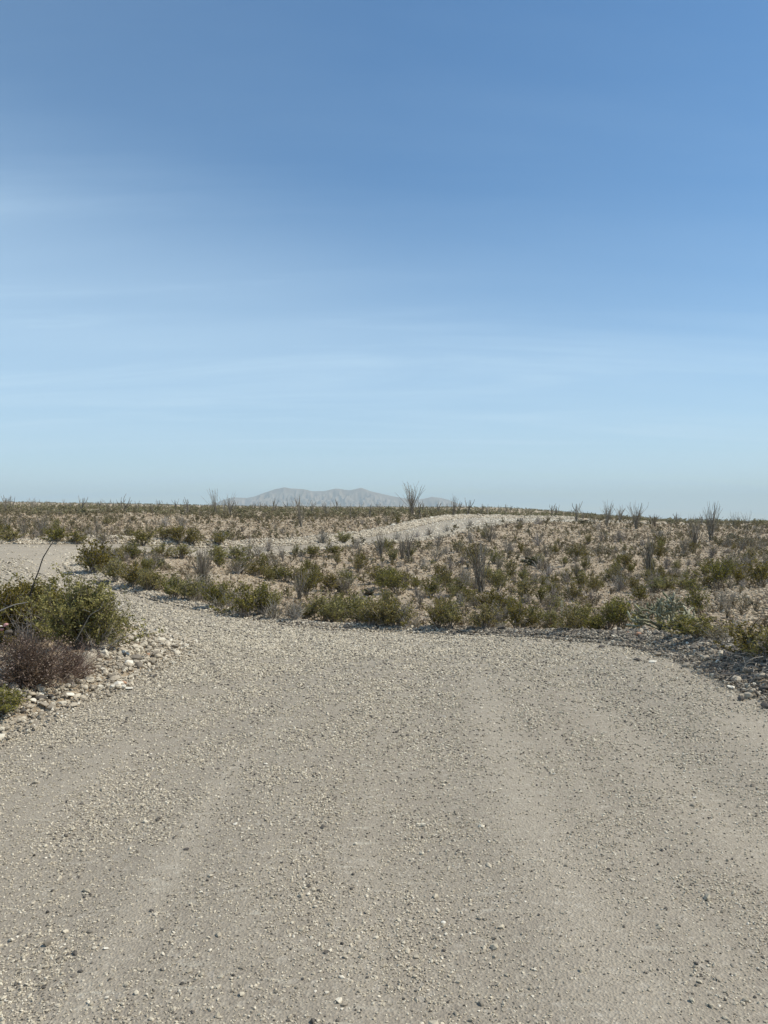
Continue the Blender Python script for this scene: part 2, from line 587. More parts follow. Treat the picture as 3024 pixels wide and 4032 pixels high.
M_STEM = mat_plant('grey bark', [(0.0, (0.09, 0.075, 0.06)), (0.5, (0.22, 0.185, 0.145)), (1.0, (0.38, 0.34, 0.28))], 0)
M_TWIG = mat_plant('pale dead twig', [(0.0, (0.12, 0.10, 0.085)), (0.5, (0.27, 0.235, 0.195)), (1.0, (0.50, 0.45, 0.38))], 0)
M_RUST = mat_plant('rusty twig', [(0.0, (0.05, 0.034, 0.024)), (0.5, (0.15, 0.098, 0.066)), (1.0, (0.33, 0.25, 0.17))], 0)
M_OCO = mat_plant('ocotillo cane', [(0.0, (0.09, 0.077, 0.058)), (0.5, (0.20, 0.17, 0.125)), (1.0, (0.36, 0.32, 0.245))], 0)
M_PEAR = mat_plant('prickly pear pad', [(0.0, (0.06, 0.05, 0.04)), (0.5, (0.12, 0.11, 0.06)), (1.0, (0.20, 0.19, 0.09))], 0)
M_CHOLLA = mat_plant('cholla joint', [(0.0, (0.07, 0.07, 0.05)), (0.5, (0.20, 0.20, 0.11)), (1.0, (0.42, 0.40, 0.25))], 0)
M_STRAW = mat_plant('dry grass', [(0.0, (0.20, 0.17, 0.11)), (0.5, (0.42, 0.37, 0.26)), (1.0, (0.62, 0.57, 0.43))], 0.3)
M_DEAD = mat_plant('dark dead cane', [(0.0, (0.02, 0.017, 0.016)), (1.0, (0.05, 0.042, 0.038))], 0)


# ------------------------------------------------------------------ ground and road (one surface, two objects that meet)
def build_land():
    fine = np.linspace(-0.60, 0.60, 620)
    side = np.array([0.66, 0.74, 0.84, 0.96, 1.1, 1.3, 1.6, 1.9, 2.3, 2.7, 3.14159])
    ang = np.concatenate([-side[::-1][1:], [-0.63], fine, [0.63], side[:-1]])
    th = np.sort(ang)
    rad = np.concatenate([np.geomspace(0.6, 2.0, 14)[:-1], np.geomspace(2.0, 60, 620), np.geomspace(60, 400, 170)[1:], np.geomspace(400, 15500, 40)[1:]])
    TH, RA = np.meshgrid(th, rad, indexing='ij')
    x = RA * np.sin(TH); y = RA * np.cos(TH)
    xf, yf = x.ravel(), y.ravel()
    info = road_info(xf, yf)
    z = land(xf, yf, info)
    far = sstep(1000, 9000, np.hypot(xf, yf))
    z = z + far * 6 * fbm(xf / 900, yf / 900, 3)
    s = info[0]
    nth, nr = len(th), len(rad)
    i = np.arange(nth)[:, None]; j = np.arange(nr - 1)[None, :]
    i2 = (i + 1) % nth
    q = np.stack([i * nr + j, i * nr + j + 1, i2 * nr + j + 1, i2 * nr + j], -1).reshape(-1, 4)
    # centre disc
    V = np.stack([xf, yf, z], 1)
    sc = s + 0.22 * fbm(xf * 2.2, yf * 2.2, 3)
    isroad = sc[q].mean(1) < 0
    loose = looseness(xf, yf, info)
    for name, sel, mat in (('road', isroad, M_ROAD), ('ground', ~isroad, M_GROUND)):
        qq = q[sel]
        used = np.unique(qq)
        remap = np.full(len(V), -1); remap[used] = np.arange(len(used))
        VV = V[used]; qq = remap[qq]
        tr = None; att = {'across': info[1][used], 'loose': loose[used]}
        if name == 'road':       # close the hole under the camera
            c = len(VV)
            ring = remap[np.arange(nth) * nr]
            ring = ring[ring >= 0]
            VV = np.concatenate([VV, [[0, 0, float(VV[ring][:, 2].mean())]]])
            tr = np.array([[c, ring[k], ring[(k + 1) % len(ring)]] for k in range(len(ring))])
            att = {k: np.append(v, 0.5) for k, v in att.items()}
        me = make_mesh(name, VV, tr, qq, (mat,), attr=att, smooth=True)
        obj(name, me, kind='structure')


TRACKS = [(0.60, 0.425, 0.038), (0.55, 0.69, 0.018), (0.35, 0.555, 0.020), (0.35, 0.83, 0.024), (0.4, 0.10, 0.07), (0.4, 0.27, 0.04), (0.3, 0.625, 0.014), (0.3, 0.36, 0.015)]


def looseness(x, y, info):
    """0 where wheels have packed the road, 1 where loose gravel lies (both edges, the crown, the strips between tracks)"""
    s, t, do, di = info
    wv = 0.02 * fbm(x * 0.35, y * 0.2, 2)
    tt = t + wv
    v = 0.70 - (1 - 0.5 * sstep(4.5, 9, y)) * sum(a_ * np.exp(-((tt - c_) / w_) ** 2) for a_, c_, w_ in TRACKS)
    v = v + 0.5 * fbm(x * 0.6, y * 0.3, 4) - 0.35 * sstep(20, 28, y)
    v = v + 0.42 * np.exp(-(di / 1.1) ** 2) + 0.12 * np.exp(-(do / 0.4) ** 2)
    v = v + 0.10 * sstep(0.45, 0.75, t) - 0.16 * (1 - sstep(0.05, 0.32, t))
    return np.clip(v, 0, 1)


build_land()

# ------------------------------------------------------------------ stones
def ico(sub=1):
    import bmesh
    bm = bmesh.new()
    bmesh.ops.create_icosphere(bm, subdivisions=sub, radius=1.0)
    V = np.array([v.co[:] for v in bm.verts]); T = np.array([[v.index for v in f.verts] for f in bm.faces])
    bm.free()
    return V, T


ICO1 = ico(1); ICO3 = ico(3)


def stone_templates(n, seed, rnd=0.28):
    r = np.random.default_rng(seed)
    out = []
    for k in range(n):
        V = ICO1[0] * (1 + r.uniform(-rnd, rnd, (12, 1))) + r.normal(0, 0.08, (12, 3))
        out.append(V)
    return np.array(out)


TPL = stone_templates(24, 3)


def scatter_stones(name, x, y, size, mat, sink=0.3, flat=(0.4, 0.8), seed=1, v=None, label=None, extra=None, lift=None):
    r = np.random.default_rng(seed)
    n = len(x)
    z = land(x, y)
    k = r.integers(0, len(TPL), n)
    sx = size * r.uniform(0.75, 1.3, n) * 0.5; sy = size * r.uniform(0.6, 1.0, n) * 0.5; sz = size * r.uniform(*flat, n) * 0.5
    P = TPL[k] * np.stack([sx, sy, sz], 1)[:, None, :]
    tilt = r.normal(0, 0.3, n); a = r.uniform(0, 2 * math.pi, n)
    ct, st_ = np.cos(tilt)[:, None], np.sin(tilt)[:, None]
    X, Y, Z = P[..., 0], P[..., 1], P[..., 2]
    X, Z = X * ct + Z * st_, -X * st_ + Z * ct
    ca, sa = np.cos(a)[:, None], np.sin(a)[:, None]
    X, Y = X * ca - Y * sa, X * sa + Y * ca
    lift = 0 if lift is None else lift
    V = np.stack([X + x[:, None], Y + y[:, None], Z + (z + sz * (1 - 2 * sink) + lift)[:, None]], -1).reshape(-1, 3)
    T = (ICO1[1][None] + (np.arange(n) * 12)[:, None, None]).reshape(-1, 3)
    v = r.random(n) if v is None else v
    me = make_mesh(name, V, T, None, (mat,), attr={'v': np.repeat(v, 12)}, smooth=False)
    return obj(name, me, kind='stuff', label=label)


def build_gravel():
    r = np.random.default_rng(11)
    # road gravel: stones are picked where they are large enough to be seen
    n = 520000
    Y = np.exp(r.uniform(math.log(1.9), math.log(34), n))
    U = r.uniform(-0.62, 0.62, n)
    X = U * Y
    info = road_info(X, Y)
    size = np.exp(r.normal(math.log(0.0062), 0.45, n))
    big = r.random(n) < 0.008
    size = np.where(big, size * 2.2, size)
    minpx = 0.0020 * Y
    lo = looseness(X, Y, info)
    size = size * (0.8 + 0.35 * lo)
    size = np.maximum(size, minpx * r.uniform(0.9, 1.8, n))
    patch = sstep(-0.18, 0.20, fbm(X * 2.5, Y * 2.5, 3))
    keep = (info[0] < 0.3) & (r.random(n) < (0.05 + 0.95 * lo) * (0.35 + 0.65 * patch) * np.clip(0.55 + 0.06 * (Y - 3), 0.55, 0.75))
    X, Y, size = X[keep], Y[keep], size[keep]
    v = np.clip(r.beta(2.3, 2.1, len(X)) * 1.0, 0, 1)
    v = np.where(r.random(len(X)) < 0.12, r.uniform(0, 0.14, len(X)), v)  # dark pebbles, their share raised to stand in for small shadow dots
    scatter_stones('road_gravel', X, Y, size, M_GRAVEL, sink=0.22, seed=12, v=v, label='loose pale grey gravel strewn over the dirt road')
    nf = 70000
    Yf = np.exp(r.uniform(math.log(24), math.log(125), nf)); Xf = r.uniform(-0.6, 0.5, nf) * Yf
    inf = road_info(Xf, Yf)
    kf = (inf[0] < 0.2) & (r.random(nf) < 0.25 + 0.9 * sstep(-0.1, 0.2, fbm(Xf * 0.5, Yf * 0.5, 3)) + 0.4 * sstep(-1.5, 0, inf[0])) & (r.random(nf) < 0.4 + 0.6 * sstep(52, 60, Yf))
    Xf, Yf = Xf[kf], Yf[kf]
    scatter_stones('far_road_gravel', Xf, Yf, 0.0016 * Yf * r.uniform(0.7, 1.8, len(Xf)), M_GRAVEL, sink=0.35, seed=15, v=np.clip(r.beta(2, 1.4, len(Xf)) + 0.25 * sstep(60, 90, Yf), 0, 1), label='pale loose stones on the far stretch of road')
    # graded banks
    n = 130000
    e = np.concatenate([E_OUT[2:], E_IN[2:]])
    pts = []
    for P, wdt in ((E_OUT[2:31], 1.0), (E_IN[2:30], 1.25)):
        seg = np.diff(P, axis=0); ln = np.hypot(*seg.T)
        d = np.hypot(*(P[:-1] + seg / 2).T)
        wgt = ln / (0.35 + d / 14)
        c = r.choice(len(seg), int(n * 0.5), p=wgt / wgt.sum())
        q = P[c] + seg[c] * r.random((len(c), 1))
        q = q + r.normal(0, 0.62 * wdt, q.shape)
        pts.append(q)
    q = np.concatenate(pts)
    info = road_info(q[:, 0], q[:, 1])
    d = np.hypot(q[:, 0], q[:, 1])
    keep = (info[0] > -0.25) & (info[0] < 1.7) & (r.random(len(q)) < 1.15 - info[0] * 0.5) & (q[:, 1] > 3)
    # stones kept along the banks, smaller right at the road
    q = q[keep]; d = d[keep]; s0 = info[0][keep]
    size = np.exp(r.normal(math.log(0.032), 0.5, len(q))) * (0.7 + 0.5 * sstep(-0.2, 0.5, s0))
    size = np.maximum(size, 0.0021 * d * r.uniform(0.9, 2.0, len(q)))
    v = np.clip(r.beta(1.6, 1.4, len(q)), 0, 1)
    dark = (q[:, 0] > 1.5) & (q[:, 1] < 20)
    v = np.where(dark & (r.random(len(v)) < 0.75), v * 0.5, v)  # right bank stones darkened in colour to carry the shade on its slope
    v = np.where((q[:, 0] < -1) & (q[:, 1] < 13), 0.3 + 0.7 * v, v)
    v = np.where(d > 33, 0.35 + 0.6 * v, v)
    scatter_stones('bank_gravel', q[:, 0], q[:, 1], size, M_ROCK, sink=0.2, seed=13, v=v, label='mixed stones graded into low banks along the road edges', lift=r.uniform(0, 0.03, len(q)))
    # hillside stones
    n = 210000
    Y = np.exp(r.uniform(math.log(5), math.log(125), n)); X = r.uniform(-0.64, 0.64, n) * Y
    info = road_info(X, Y)
    dens = sstep(-0.25, 0.2, fbm(X * 0.35, Y * 0.35, 4))
    keep = (info[0] > 0.6) & (r.random(n) < 0.25 + 0.75 * dens)
    X, Y = X[keep], Y[keep]
    size = np.exp(r.normal(math.log(0.055), 0.6, len(X)))
    size = np.maximum(np.minimum(size, 0.15), 0.0019 * Y * r.uniform(0.8, 1.9, len(X)))
    v = np.clip(r.beta(2.6, 2.4, len(X)), 0, 1)
    scatter_stones('desert_stones', X, Y, size, M_HILL, sink=0.3, seed=14, v=v, label='pale and rusty stones covering the desert soil')


build_gravel()


ROCK_MESH = []


def rock_mesh(seed, angular):
    r = np.random.default_rng(seed)
    V = ICO3[0].copy()
    for k in range(13 if angular else 9):          # cut flat faces
        nrm = r.normal(size=3); nrm /= np.linalg.norm(nrm)
        dd = r.uniform(0.55, 0.82)
        h = V @ nrm
        V = V - np.maximum(h - dd, 0)[:, None] * nrm * (1.0 if angular else 0.9)
    o = r.uniform(0, 50, 3)
    nz = fbm(V[:, 0] * 2 + o[0], V[:, 1] * 2 + V[:, 2] * 1.3 + o[1], 3) + fbm(V[:, 2] * 2 + o[2], V[:, 0] * 1.7 - V[:, 1], 3)
    V = V * (1 + 0.10 * nz)[:, None]
    V *= np.array([1.15, 0.85, 0.62]) * r.uniform(0.85, 1.15, 3)
    return V


ROCKV = [rock_mesh(100 + i, i % 2 == 0) for i in range(12)]
ROCK_CACHE = {}
TONES = {'dark grey': 0.05, 'brown-grey': 0.25, 'grey': 0.4, 'buff': 0.62, 'cream': 0.82, 'white': 1.0}


def place_rock(x, y, size, tone, label, group, shape=None, rz=None, flatten=1.0, lift=0.0, mat=None, name='rock', rng=random):
    k = shape if shape is not None else rng.randrange(12)
    key = (k, tone, name)
    if key not in ROCK_CACHE:
        ROCK_CACHE[key] = make_mesh(name, ROCKV[k], ICO3[1], None, (mat or M_ROCK,), attr={'v': np.full(len(ROCKV[k]), TONES.get(tone, 0.5))}, smooth=True)
    o = obj(name, ROCK_CACHE[key], label=label, category='rock', group=group)
    z = float(land(np.array([x]), np.array([y]))[0])
    o.location = (x, y, z + size * 0.14 * flatten + lift * 0.6)
    s = size * 0.45
    o.scale = (s * rng.uniform(0.9, 1.15), s * rng.uniform(0.85, 1.1), s * rng.uniform(0.8, 1.15) * flatten)
    o.rotation_euler = (rng.uniform(-0.3, 0.3), rng.uniform(-0.3, 0.3), rz if rz is not None else rng.uniform(0, 6.28))
    return o


def mat_tint(name, c):
    m_, nt, N, L = mat_new(name)
    pos = coord(N)
    n = noise(N, L, pos, 60, 4, 0.65)
    col = mixc(N, L, maprange(N, L, n, 0.35, 0.7, 0, 0.5), c, tuple(v * 0.55 for v in c))
    bsdf(N, L, col, 0.85, 0.25, n, 0.5, 0.01)
    return m_


M_ORANGE = mat_tint('orange rock', (0.50, 0.29, 0.18))
M_PINK = mat_tint('pink rock', (0.50, 0.27, 0.26))

# ------------------------------------------------------------------ plants
def rdir(r, tilt, az):
    return np.array([math.sin(tilt) * math.cos(az), math.sin(tilt) * math.sin(az), math.cos(tilt)])


def creosote(seed, stems=20, nleaf=1500, leaf=0.05, W=1.0, twig=1.0, rad=0.012, dense=6, sides=3):
    """bush of unit height; returns stem mesh data and leaf mesh data"""
    r = np.random.default_rng(seed)
    S, Lf = MB(), MB()
    segs = []
    for k in range(stems):
        az = r.uniform(0, 2 * math.pi); tilt = abs(r.normal(0, 0.36)) * W + 0.06
        tilt = min(tilt, 1.15)
        ln = r.uniform(0.6, 1.0) * (1.0 if tilt < 0.6 else 0.85)
        b = np.array([r.normal(0, 0.05), r.normal(0, 0.05), -0.03])
        d = rdir(r, tilt, az)
        bend = r.normal(0, 0.12, 3); bend[2] = r.uniform(-0.05, 0.14)
        t = np.linspace(0, 1, 6)[:, None]
        P = b + d * ln * t + bend * t ** 2 + r.normal(0, 0.010, (6, 3)) * t
        S.tube(P, rad * twig * np.linspace(1.0, 0.35, 6), sides, float(r.uniform(0.1, 0.8)))
        segs.append((P[3:], 0.6))
        for m_ in range(dense):
            tb = r.uniform(0.28, 0.98)
            p0 = b + d * ln * tb + bend * tb ** 2
            dd = d * 0.8 + r.normal(0, 0.5, 3); dd[2] = abs(dd[2]) * 0.8 + 0.15
            dd /= np.linalg.norm(dd)
            l2 = r.uniform(0.12, 0.30)
            tt = np.linspace(0, 1, 4)[:, None]
            Q = p0 + dd * l2 * tt + np.array([0, 0, 0.05]) * tt ** 2 + r.normal(0, 0.006, (4, 3)) * tt
            S.tube(Q, rad * twig * np.array([0.45, 0.38, 0.3, 0.2]), 3, float(r.uniform(0.2, 1.0)))
            segs.append((Q, 1.0))
    w = np.array([s[1] for s in segs]); cnt = r.multinomial(nleaf, w / w.sum())
    for (P, _), c in zip(segs, cnt):
        if c == 0:
            continue
        t = r.beta(1.7, 1.0, c) * (len(P) - 1)
        i = np.minimum(t.astype(int), len(P) - 2); f = (t - i)[:, None]
        X = P[i] * (1 - f) + P[i + 1] * f + r.normal(0, 0.020, (c, 3))
        X[:, 2] = np.maximum(X[:, 2], 0.02)
        a = np.clip(r.normal(0.40, 0.22, c) + r.normal(0, 0.10), 0, 1)
        Lf.leaves(X, leaf, r, a)
    return S, Lf


def grey_shrub(seed, stems=34, W=1.3, dense=5, rad=0.010, leaf=0, nleaf=0, a=(0.2, 1.0)):
    r = np.random.default_rng(seed)
    S = MB(); Lf = MB(); pts = []
    for k in range(stems):
        az = r.uniform(0, 2 * math.pi); tilt = min(abs(r.normal(0, 0.5)) * W, 1.35)
        ln = r.uniform(0.55, 1.0) * (1 - 0.25 * tilt / 1.3)
        b = np.array([r.normal(0, 0.04), r.normal(0, 0.04), -0.03])
        d = rdir(r, tilt, az); bend = r.normal(0, 0.1, 3); bend[2] = r.uniform(0.0, 0.15)
        t = np.linspace(0, 1, 5)[:, None]
        P = b + d * ln * t + bend * t ** 2 + r.normal(0, 0.012, (5, 3)) * t
        S.tube(P, rad * np.linspace(1, 0.4, 5), 3, float(r.uniform(*a)))
        for m_ in range(dense):
            tb = r.uniform(0.25, 0.95)
            p0 = b + d * ln * tb + bend * tb ** 2
            dd = d + r.normal(0, 0.6, 3); dd /= np.linalg.norm(dd)
            l2 = r.uniform(0.1, 0.28)
            Q = p0 + dd * l2 * np.linspace(0, 1, 3)[:, None] + r.normal(0, 0.008, (3, 3))
            S.tube(Q, rad * np.array([0.5, 0.4, 0.25]), 3, float(r.uniform(*a)))
            pts.append(Q)
    if nleaf:
        Q = np.concatenate(pts)
        X = Q[r.integers(0, len(Q), nleaf)] + r.normal(0, 0.03, (nleaf, 3))
        X[:, 2] = np.maximum(X[:, 2], 0.02)
        Lf.leaves(X, leaf, r, np.clip(r.normal(0.5, 0.25, nleaf), 0, 1))
    return S, Lf


def ocotillo(seed, canes=14, spread=0.45, rad=0.0085, fuzz=0, lean=0.0, sparse=False):
    """unit height; returns list of cane builders"""
    r = np.random.default_rng(seed)
    out = []
    for k in range(canes):
        C = MB()
        az = r.uniform(0, 2 * math.pi)
        tilt = r.uniform(0.05, 1.0) ** 0.8 * spread
        ln = r.uniform(0.62, 1.02)
        b = np.array([r.normal(0, 0.018), r.normal(0, 0.018), -0.02])
        d = rdir(r, tilt, az) + np.array([lean, 0, 0]); d /= np.linalg.norm(d)
        outw = np.array([math.cos(az + r.normal(0, 0.7)), math.sin(az), 0]) * r.uniform(-0.06, 0.20)
        t = np.linspace(0, 1, 8)[:, None]
        w1 = r.normal(0, 0.024, 3); ph = r.uniform(0, 6)
        P = b + d * ln * t + outw * t ** 2 + w1 * np.sin(t * 7 + ph)
        a = float(r.uniform(0.15, 0.9))
        C.tube(P, rad * np.array([1.25, 1.1, 1.0, 0.95, 0.9, 0.8, 0.7, 0.4]), 4, a, True)
        if r.random() < 0.35:            # a fork low down
            tb = r.uniform(0.12, 0.35)
            p0 = b + d * ln * tb + outw * tb ** 2
            d2 = d + r.normal(0, 0.25, 3); d2 /= np.linalg.norm(d2)
            tt = np.linspace(0, 1, 6)[:, None]
            C.tube(p0 + d2 * ln * (1 - tb) * 0.85 * tt + outw * tt ** 2, rad * np.array([0.95, 0.9, 0.85, 0.8, 0.65, 0.4]), 4, a, True)
        # thorns and small leaves standing off the cane
        m_ = int(34 + fuzz)
        tt = r.random(m_)
        X = b + d * ln * tt[:, None] + outw * (tt ** 2)[:, None] + w1 * np.sin(tt[:, None] * 7 + ph)
        C.leaves(X, 0.015, r, np.clip(r.normal(a, 0.2, m_), 0, 1), up=0.0, asp=0.4)
        out.append(C)
    return out


def merge(bs):
    M = MB()
    for b in bs:
        for V in b.V: M.V.append(V)
        for A in b.A: M.A.append(A)
        for Q in b.Q: M.Q.append(Q + M.n)
        for T in b.T: M.T.append(T + M.n)
        M.n += b.n
    return M


def two_mat(name, S, Lf, ms, ml):
    V = np.concatenate(S.V + Lf.V); A = np.concatenate(S.A + Lf.A)
    qs = np.concatenate(S.Q); ql = np.concatenate(Lf.Q) + S.n if Lf.Q else np.zeros((0, 4), int)
    return make_mesh(name, V, None, np.concatenate([qs, ql]), (ms, ml), quad_m=np.concatenate([np.zeros(len(qs)), np.ones(len(ql))]), attr={'v': A})


PR = random.Random(5)
THINGS = []       # (object, px, py, kind word) for the labels


def empty_thing(name, x, y, z, h, w, rz, **props):
    o = bpy.data.objects.new(name, None)
    COL.objects.link(o)
    o.location = (x, y, z); o.scale = (w, w, h); o.rotation_euler = (0, 0, rz)
    for k, v in props.items():
        if v is not None:
            o[k] = v
    return o


# prototypes ---------------------------------------------------------------
def proto_set():
    P = {}
    P['creosote'] = []
    for i in range(5):
        S, Lf = creosote(200 + i, stems=22, nleaf=1500, leaf=0.062, W=1.25, dense=6)
        P['creosote'].append((S.build('stems', M_STEM), Lf.build('foliage', M_LEAF)))
    P['creosote_thin'] = []
    for i in range(3):
        S, Lf = creosote(230 + i, stems=20, nleaf=650, leaf=0.055, W=1.35, dense=6, twig=1.1)
        P['creosote_thin'].append((S.build('stems', M_TWIG), Lf.build('foliage', M_LEAF_DRY)))
    P['small'] = []
    for i in range(4):
        S, Lf = creosote(260 + i, stems=12, nleaf=420, leaf=0.10, W=1.4, dense=4, twig=1.6)
        P['small'].append(two_mat('small_bush', S, Lf, M_STEM, M_LEAF))
    P['small_dry'] = []
    for i in range(4):
        S, Lf = creosote(280 + i, stems=14, nleaf=260, leaf=0.085, W=1.5, dense=5, twig=1.8)
        P['small_dry'].append(two_mat('dry_shrub', S, Lf, M_TWIG, M_LEAF_DRY))
    P['grey'] = []
    for i in range(4):
        S, Lf = grey_shrub(300 + i, stems=34, rad=0.016, leaf=0.05, nleaf=160)
        P['grey'].append((S.build('twigs', M_TWIG), Lf.build('foliage', M_LEAF_DRY)))
    P['pear'] = []
    for i in range(2):
        P['pear'].append(pear(340 + i))
    return P


def pear(seed):
    r = np.random.default_rng(seed)
    M = MB()
    V0, T0 = ICO1
    import itertools
    pads = []
    for k in range(9):
        az = r.uniform(0, 6.28); rr = r.uniform(0, 0.4)
        pads.append((np.array([rr * math.cos(az), rr * math.sin(az), 0.0]), 0, r.uniform(0, 6.28), r.normal(0, 0.35)))
    i = 0
    V, T = ico(2)
    while i < len(pads) and len(pads) < 34:
        p, lv, az, ti = pads[i]
        i += 1
        top = p + 0.33 * np.array([math.sin(ti) * math.cos(az), math.sin(ti) * math.sin(az), math.cos(ti)])
        if lv < 2:
            for m_ in range(r.integers(1, 3)):
                pads.append((top + r.normal(0, 0.05, 3), lv + 1, r.uniform(0, 6.28), r.normal(0, 0.6)))
    for p, lv, az, ti in pads:
        W = V * np.array([0.17, 0.035, 0.20]) + np.array([0, 0, 0.17])
        c, s = math.cos(ti), math.sin(ti)
        W = np.stack([W[:, 0], W[:, 1] * c + W[:, 2] * s, -W[:, 1] * s + W[:, 2] * c], 1)
        c, s = math.cos(az), math.sin(az)
        W = np.stack([W[:, 0] * c - W[:, 1] * s, W[:, 0] * s + W[:, 1] * c, W[:, 2]], 1) + p
        M.V.append(W); M.A.append(np.full(len(W), r.uniform(0, 1))); M.T.append(T + M.n); M.n += len(W)
    return M.build('prickly_pear', M_PEAR, True)


PROTO = proto_set()
OCC = []          # occupied ground: x, y, radius


def ground_z(x, y):
    return float(land(np.array([x]), np.array([y]))[0])


def put_pair(kind, name, category, x, y, h, w, label, group, parts=True, names=('stems', 'foliage'), variant=None):
    """a plant of two parts, copies share their meshes"""
    V = PROTO[kind]
    a, b = V[variant if variant is not None else PR.randrange(len(V))]
    o = empty_thing(name, x, y, ground_z(x, y) - 0.02, h, w, PR.uniform(0, 6.28), label=label, category=category, group=group)
    c1 = obj(names[0], a, o); c2 = obj(names[1], b, o)
    OCC.append((x, y, w * 0.35))
    return o


def put_single(kind, name, category, x, y, h, w, label, group):
    me = PR.choice(PROTO[kind]) if isinstance(kind, str) else kind
    o = obj(name, me, label=label, category=category, group=group)
    o.location = (x, y, ground_z(x, y) - 0.02); o.scale = (w, w, h); o.rotation_euler = (0, 0, PR.uniform(0, 6.28))
    OCC.append((x, y, w * 0.35))
    return o


LAND = []         # landmarks: px, py, phrase


def mark(o, phrase=None, hpx=0):
    x, y, z = o.location
    px, py = project(x, y, z)
    THINGS.append((o, px, py))
    if phrase:
        LAND.append((px, py - hpx * 0.4, phrase))


# ocotillos, placed by where their feet stand: x, y, height, width in photograph pixels, canes, fuzz, phrase
OCO = [
    (164, 2120, 100, 75, 22, 8, 'grey ocotillo beyond the road bend'),
    (92, 2118, 90, 60, 14, 8, 'thinner ocotillo behind the road bend'),
    (22, 2080, 62, 55, 12, 4, 'hazy ocotillo at the far left'),
    (381, 2110, 80, 45, 12, 20, 'dark ocotillo behind the corner bush'),
    (41, 1984, 34, 14, 5, 0, 'thin skyline ocotillo at the far left'),
    (112, 1986, 26, 26, 4, 0, 'leaning skyline ocotillo with few canes'),
    (135, 1988, 30, 20, 4, 0, 'bent skyline ocotillo beside a leaning one'),
    (248, 1988, 24, 20, 6, 0, 'stubby dark ocotillo on the left skyline'),
    (400, 1990, 28, 12, 4, 0, 'single-stalk ocotillo on the left skyline'),
    (617, 1992, 26, 16, 5, 0, 'thin ocotillo midway along the left skyline'),
    (850, 2022, 100, 60, 10, 6, 'tall ocotillo left of the mountain'),
    (900, 2024, 86, 45, 6, 4, 'sparse ocotillo at the mountain foot'),
    (1187, 2076, 118, 70, 13, 10, 'wispy ocotillo before the mountain peak'),
    (1286, 2040, 74, 95, 9, 14, 'wide-open ocotillo below the mountain saddle'),
    (1383, 2048, 72, 22, 4, 24, 'dark narrow ocotillo below the second peak'),
    (1401, 2064, 46, 24, 6, 4, 'short ocotillo by the dark narrow one'),
    (1083, 2092, 46, 34, 8, 14, 'short ocotillo on the pale slope'),
    (977, 2206, 78, 46, 9, 24, 'dark ocotillo above the far road'),
    (1115, 2212, 70, 46, 12, 0, 'pale ocotillo just below the far road'),
    (1404, 2214, 92, 60, 8, 8, 'leaning ocotillo below the far road'),
    (1500, 2203, 102, 62, 16, 14, 'dark-footed ocotillo below the far road'),
    (796, 2304, 134, 125, 34, 6, 'wide pale ocotillo behind the roadside bushes'),
    (1177, 2362, 108, 100, 18, 6, 'faded ocotillo behind the roadside bushes'),
    (1622, 2030, 130, 84, 20, 14, 'biggest skyline ocotillo over the mountain edge'),
    (1786, 2032, 88, 66, 13, 8, 'upright skyline ocotillo right of the mountain'),
    (1520, 2068, 54, 44, 10, 20, 'bushy ocotillo below the biggest skyline one'),
    (1581, 2203, 92, 44, 10, 8, 'slim ocotillo beside the far road'),
    (1607, 2217, 110, 42, 12, 14, 'taller ocotillo of the slim pair'),
    (1930, 2134, 92, 92, 26, 22, 'full vase-shaped ocotillo against the white road'),
    (1892, 2337, 196, 48, 15, 50, 'tall narrow leafy ocotillo mid hillside'),
    (2007, 2198, 76, 92, 16, 10, 'brown spreading ocotillo mid hillside'),
    (1655, 2397, 84, 66, 16, 0, 'pale low ocotillo behind the roadside row'),
    (2388, 2074, 108, 66, 14, 8, 'ocotillo where the right skyline drops'),
    (2441, 2054, 66, 44, 9, 4, 'smaller ocotillo where the skyline drops'),
    (2504, 2083, 112, 90, 18, 4, 'broad ocotillo on the right skyline'),
    (2580, 2077, 58, 74, 14, 18, 'low spreading ocotillo on the right skyline'),
    (2663, 2076, 58, 40, 8, 6, 'small lone ocotillo on the right skyline'),
    (2716, 2084, 60, 28, 6, 0, 'faint slim ocotillo on the right skyline'),
    (2798, 2132, 152, 88, 20, 8, 'tallest ocotillo on the right skyline'),
    (2945, 2092, 80, 50, 9, 4, 'faint ocotillo at the right skyline end'),
    (2890, 2076, 66, 70, 10, 4, 'tangled ocotillo on the right skyline'),
    (2735, 2170, 112, 66, 17, 16, 'dark ocotillo under the right skyline'),
    (2369, 2135, 62, 68, 20, 4, 'grey ocotillo high on the right slope'),
    (2559, 2272, 152, 76, 17, 26, 'large ocotillo in the right slope middle'),
    (2595, 2141, 58, 58, 13, 10, 'dull ocotillo high on the right slope'),
    (2272, 2286, 64, 60, 14, 4, 'greyish ocotillo lower on the hillside'),
    (2918, 2170, 54, 58, 15, 4, 'silvery ocotillo near the right margin'),
    (2296, 2046, 44, 70, 9, 2, 'flattened ocotillo on the road crest'),
    (2990, 2130, 70, 50, 10, 4, 'hazy ocotillo by the right margin'),
]


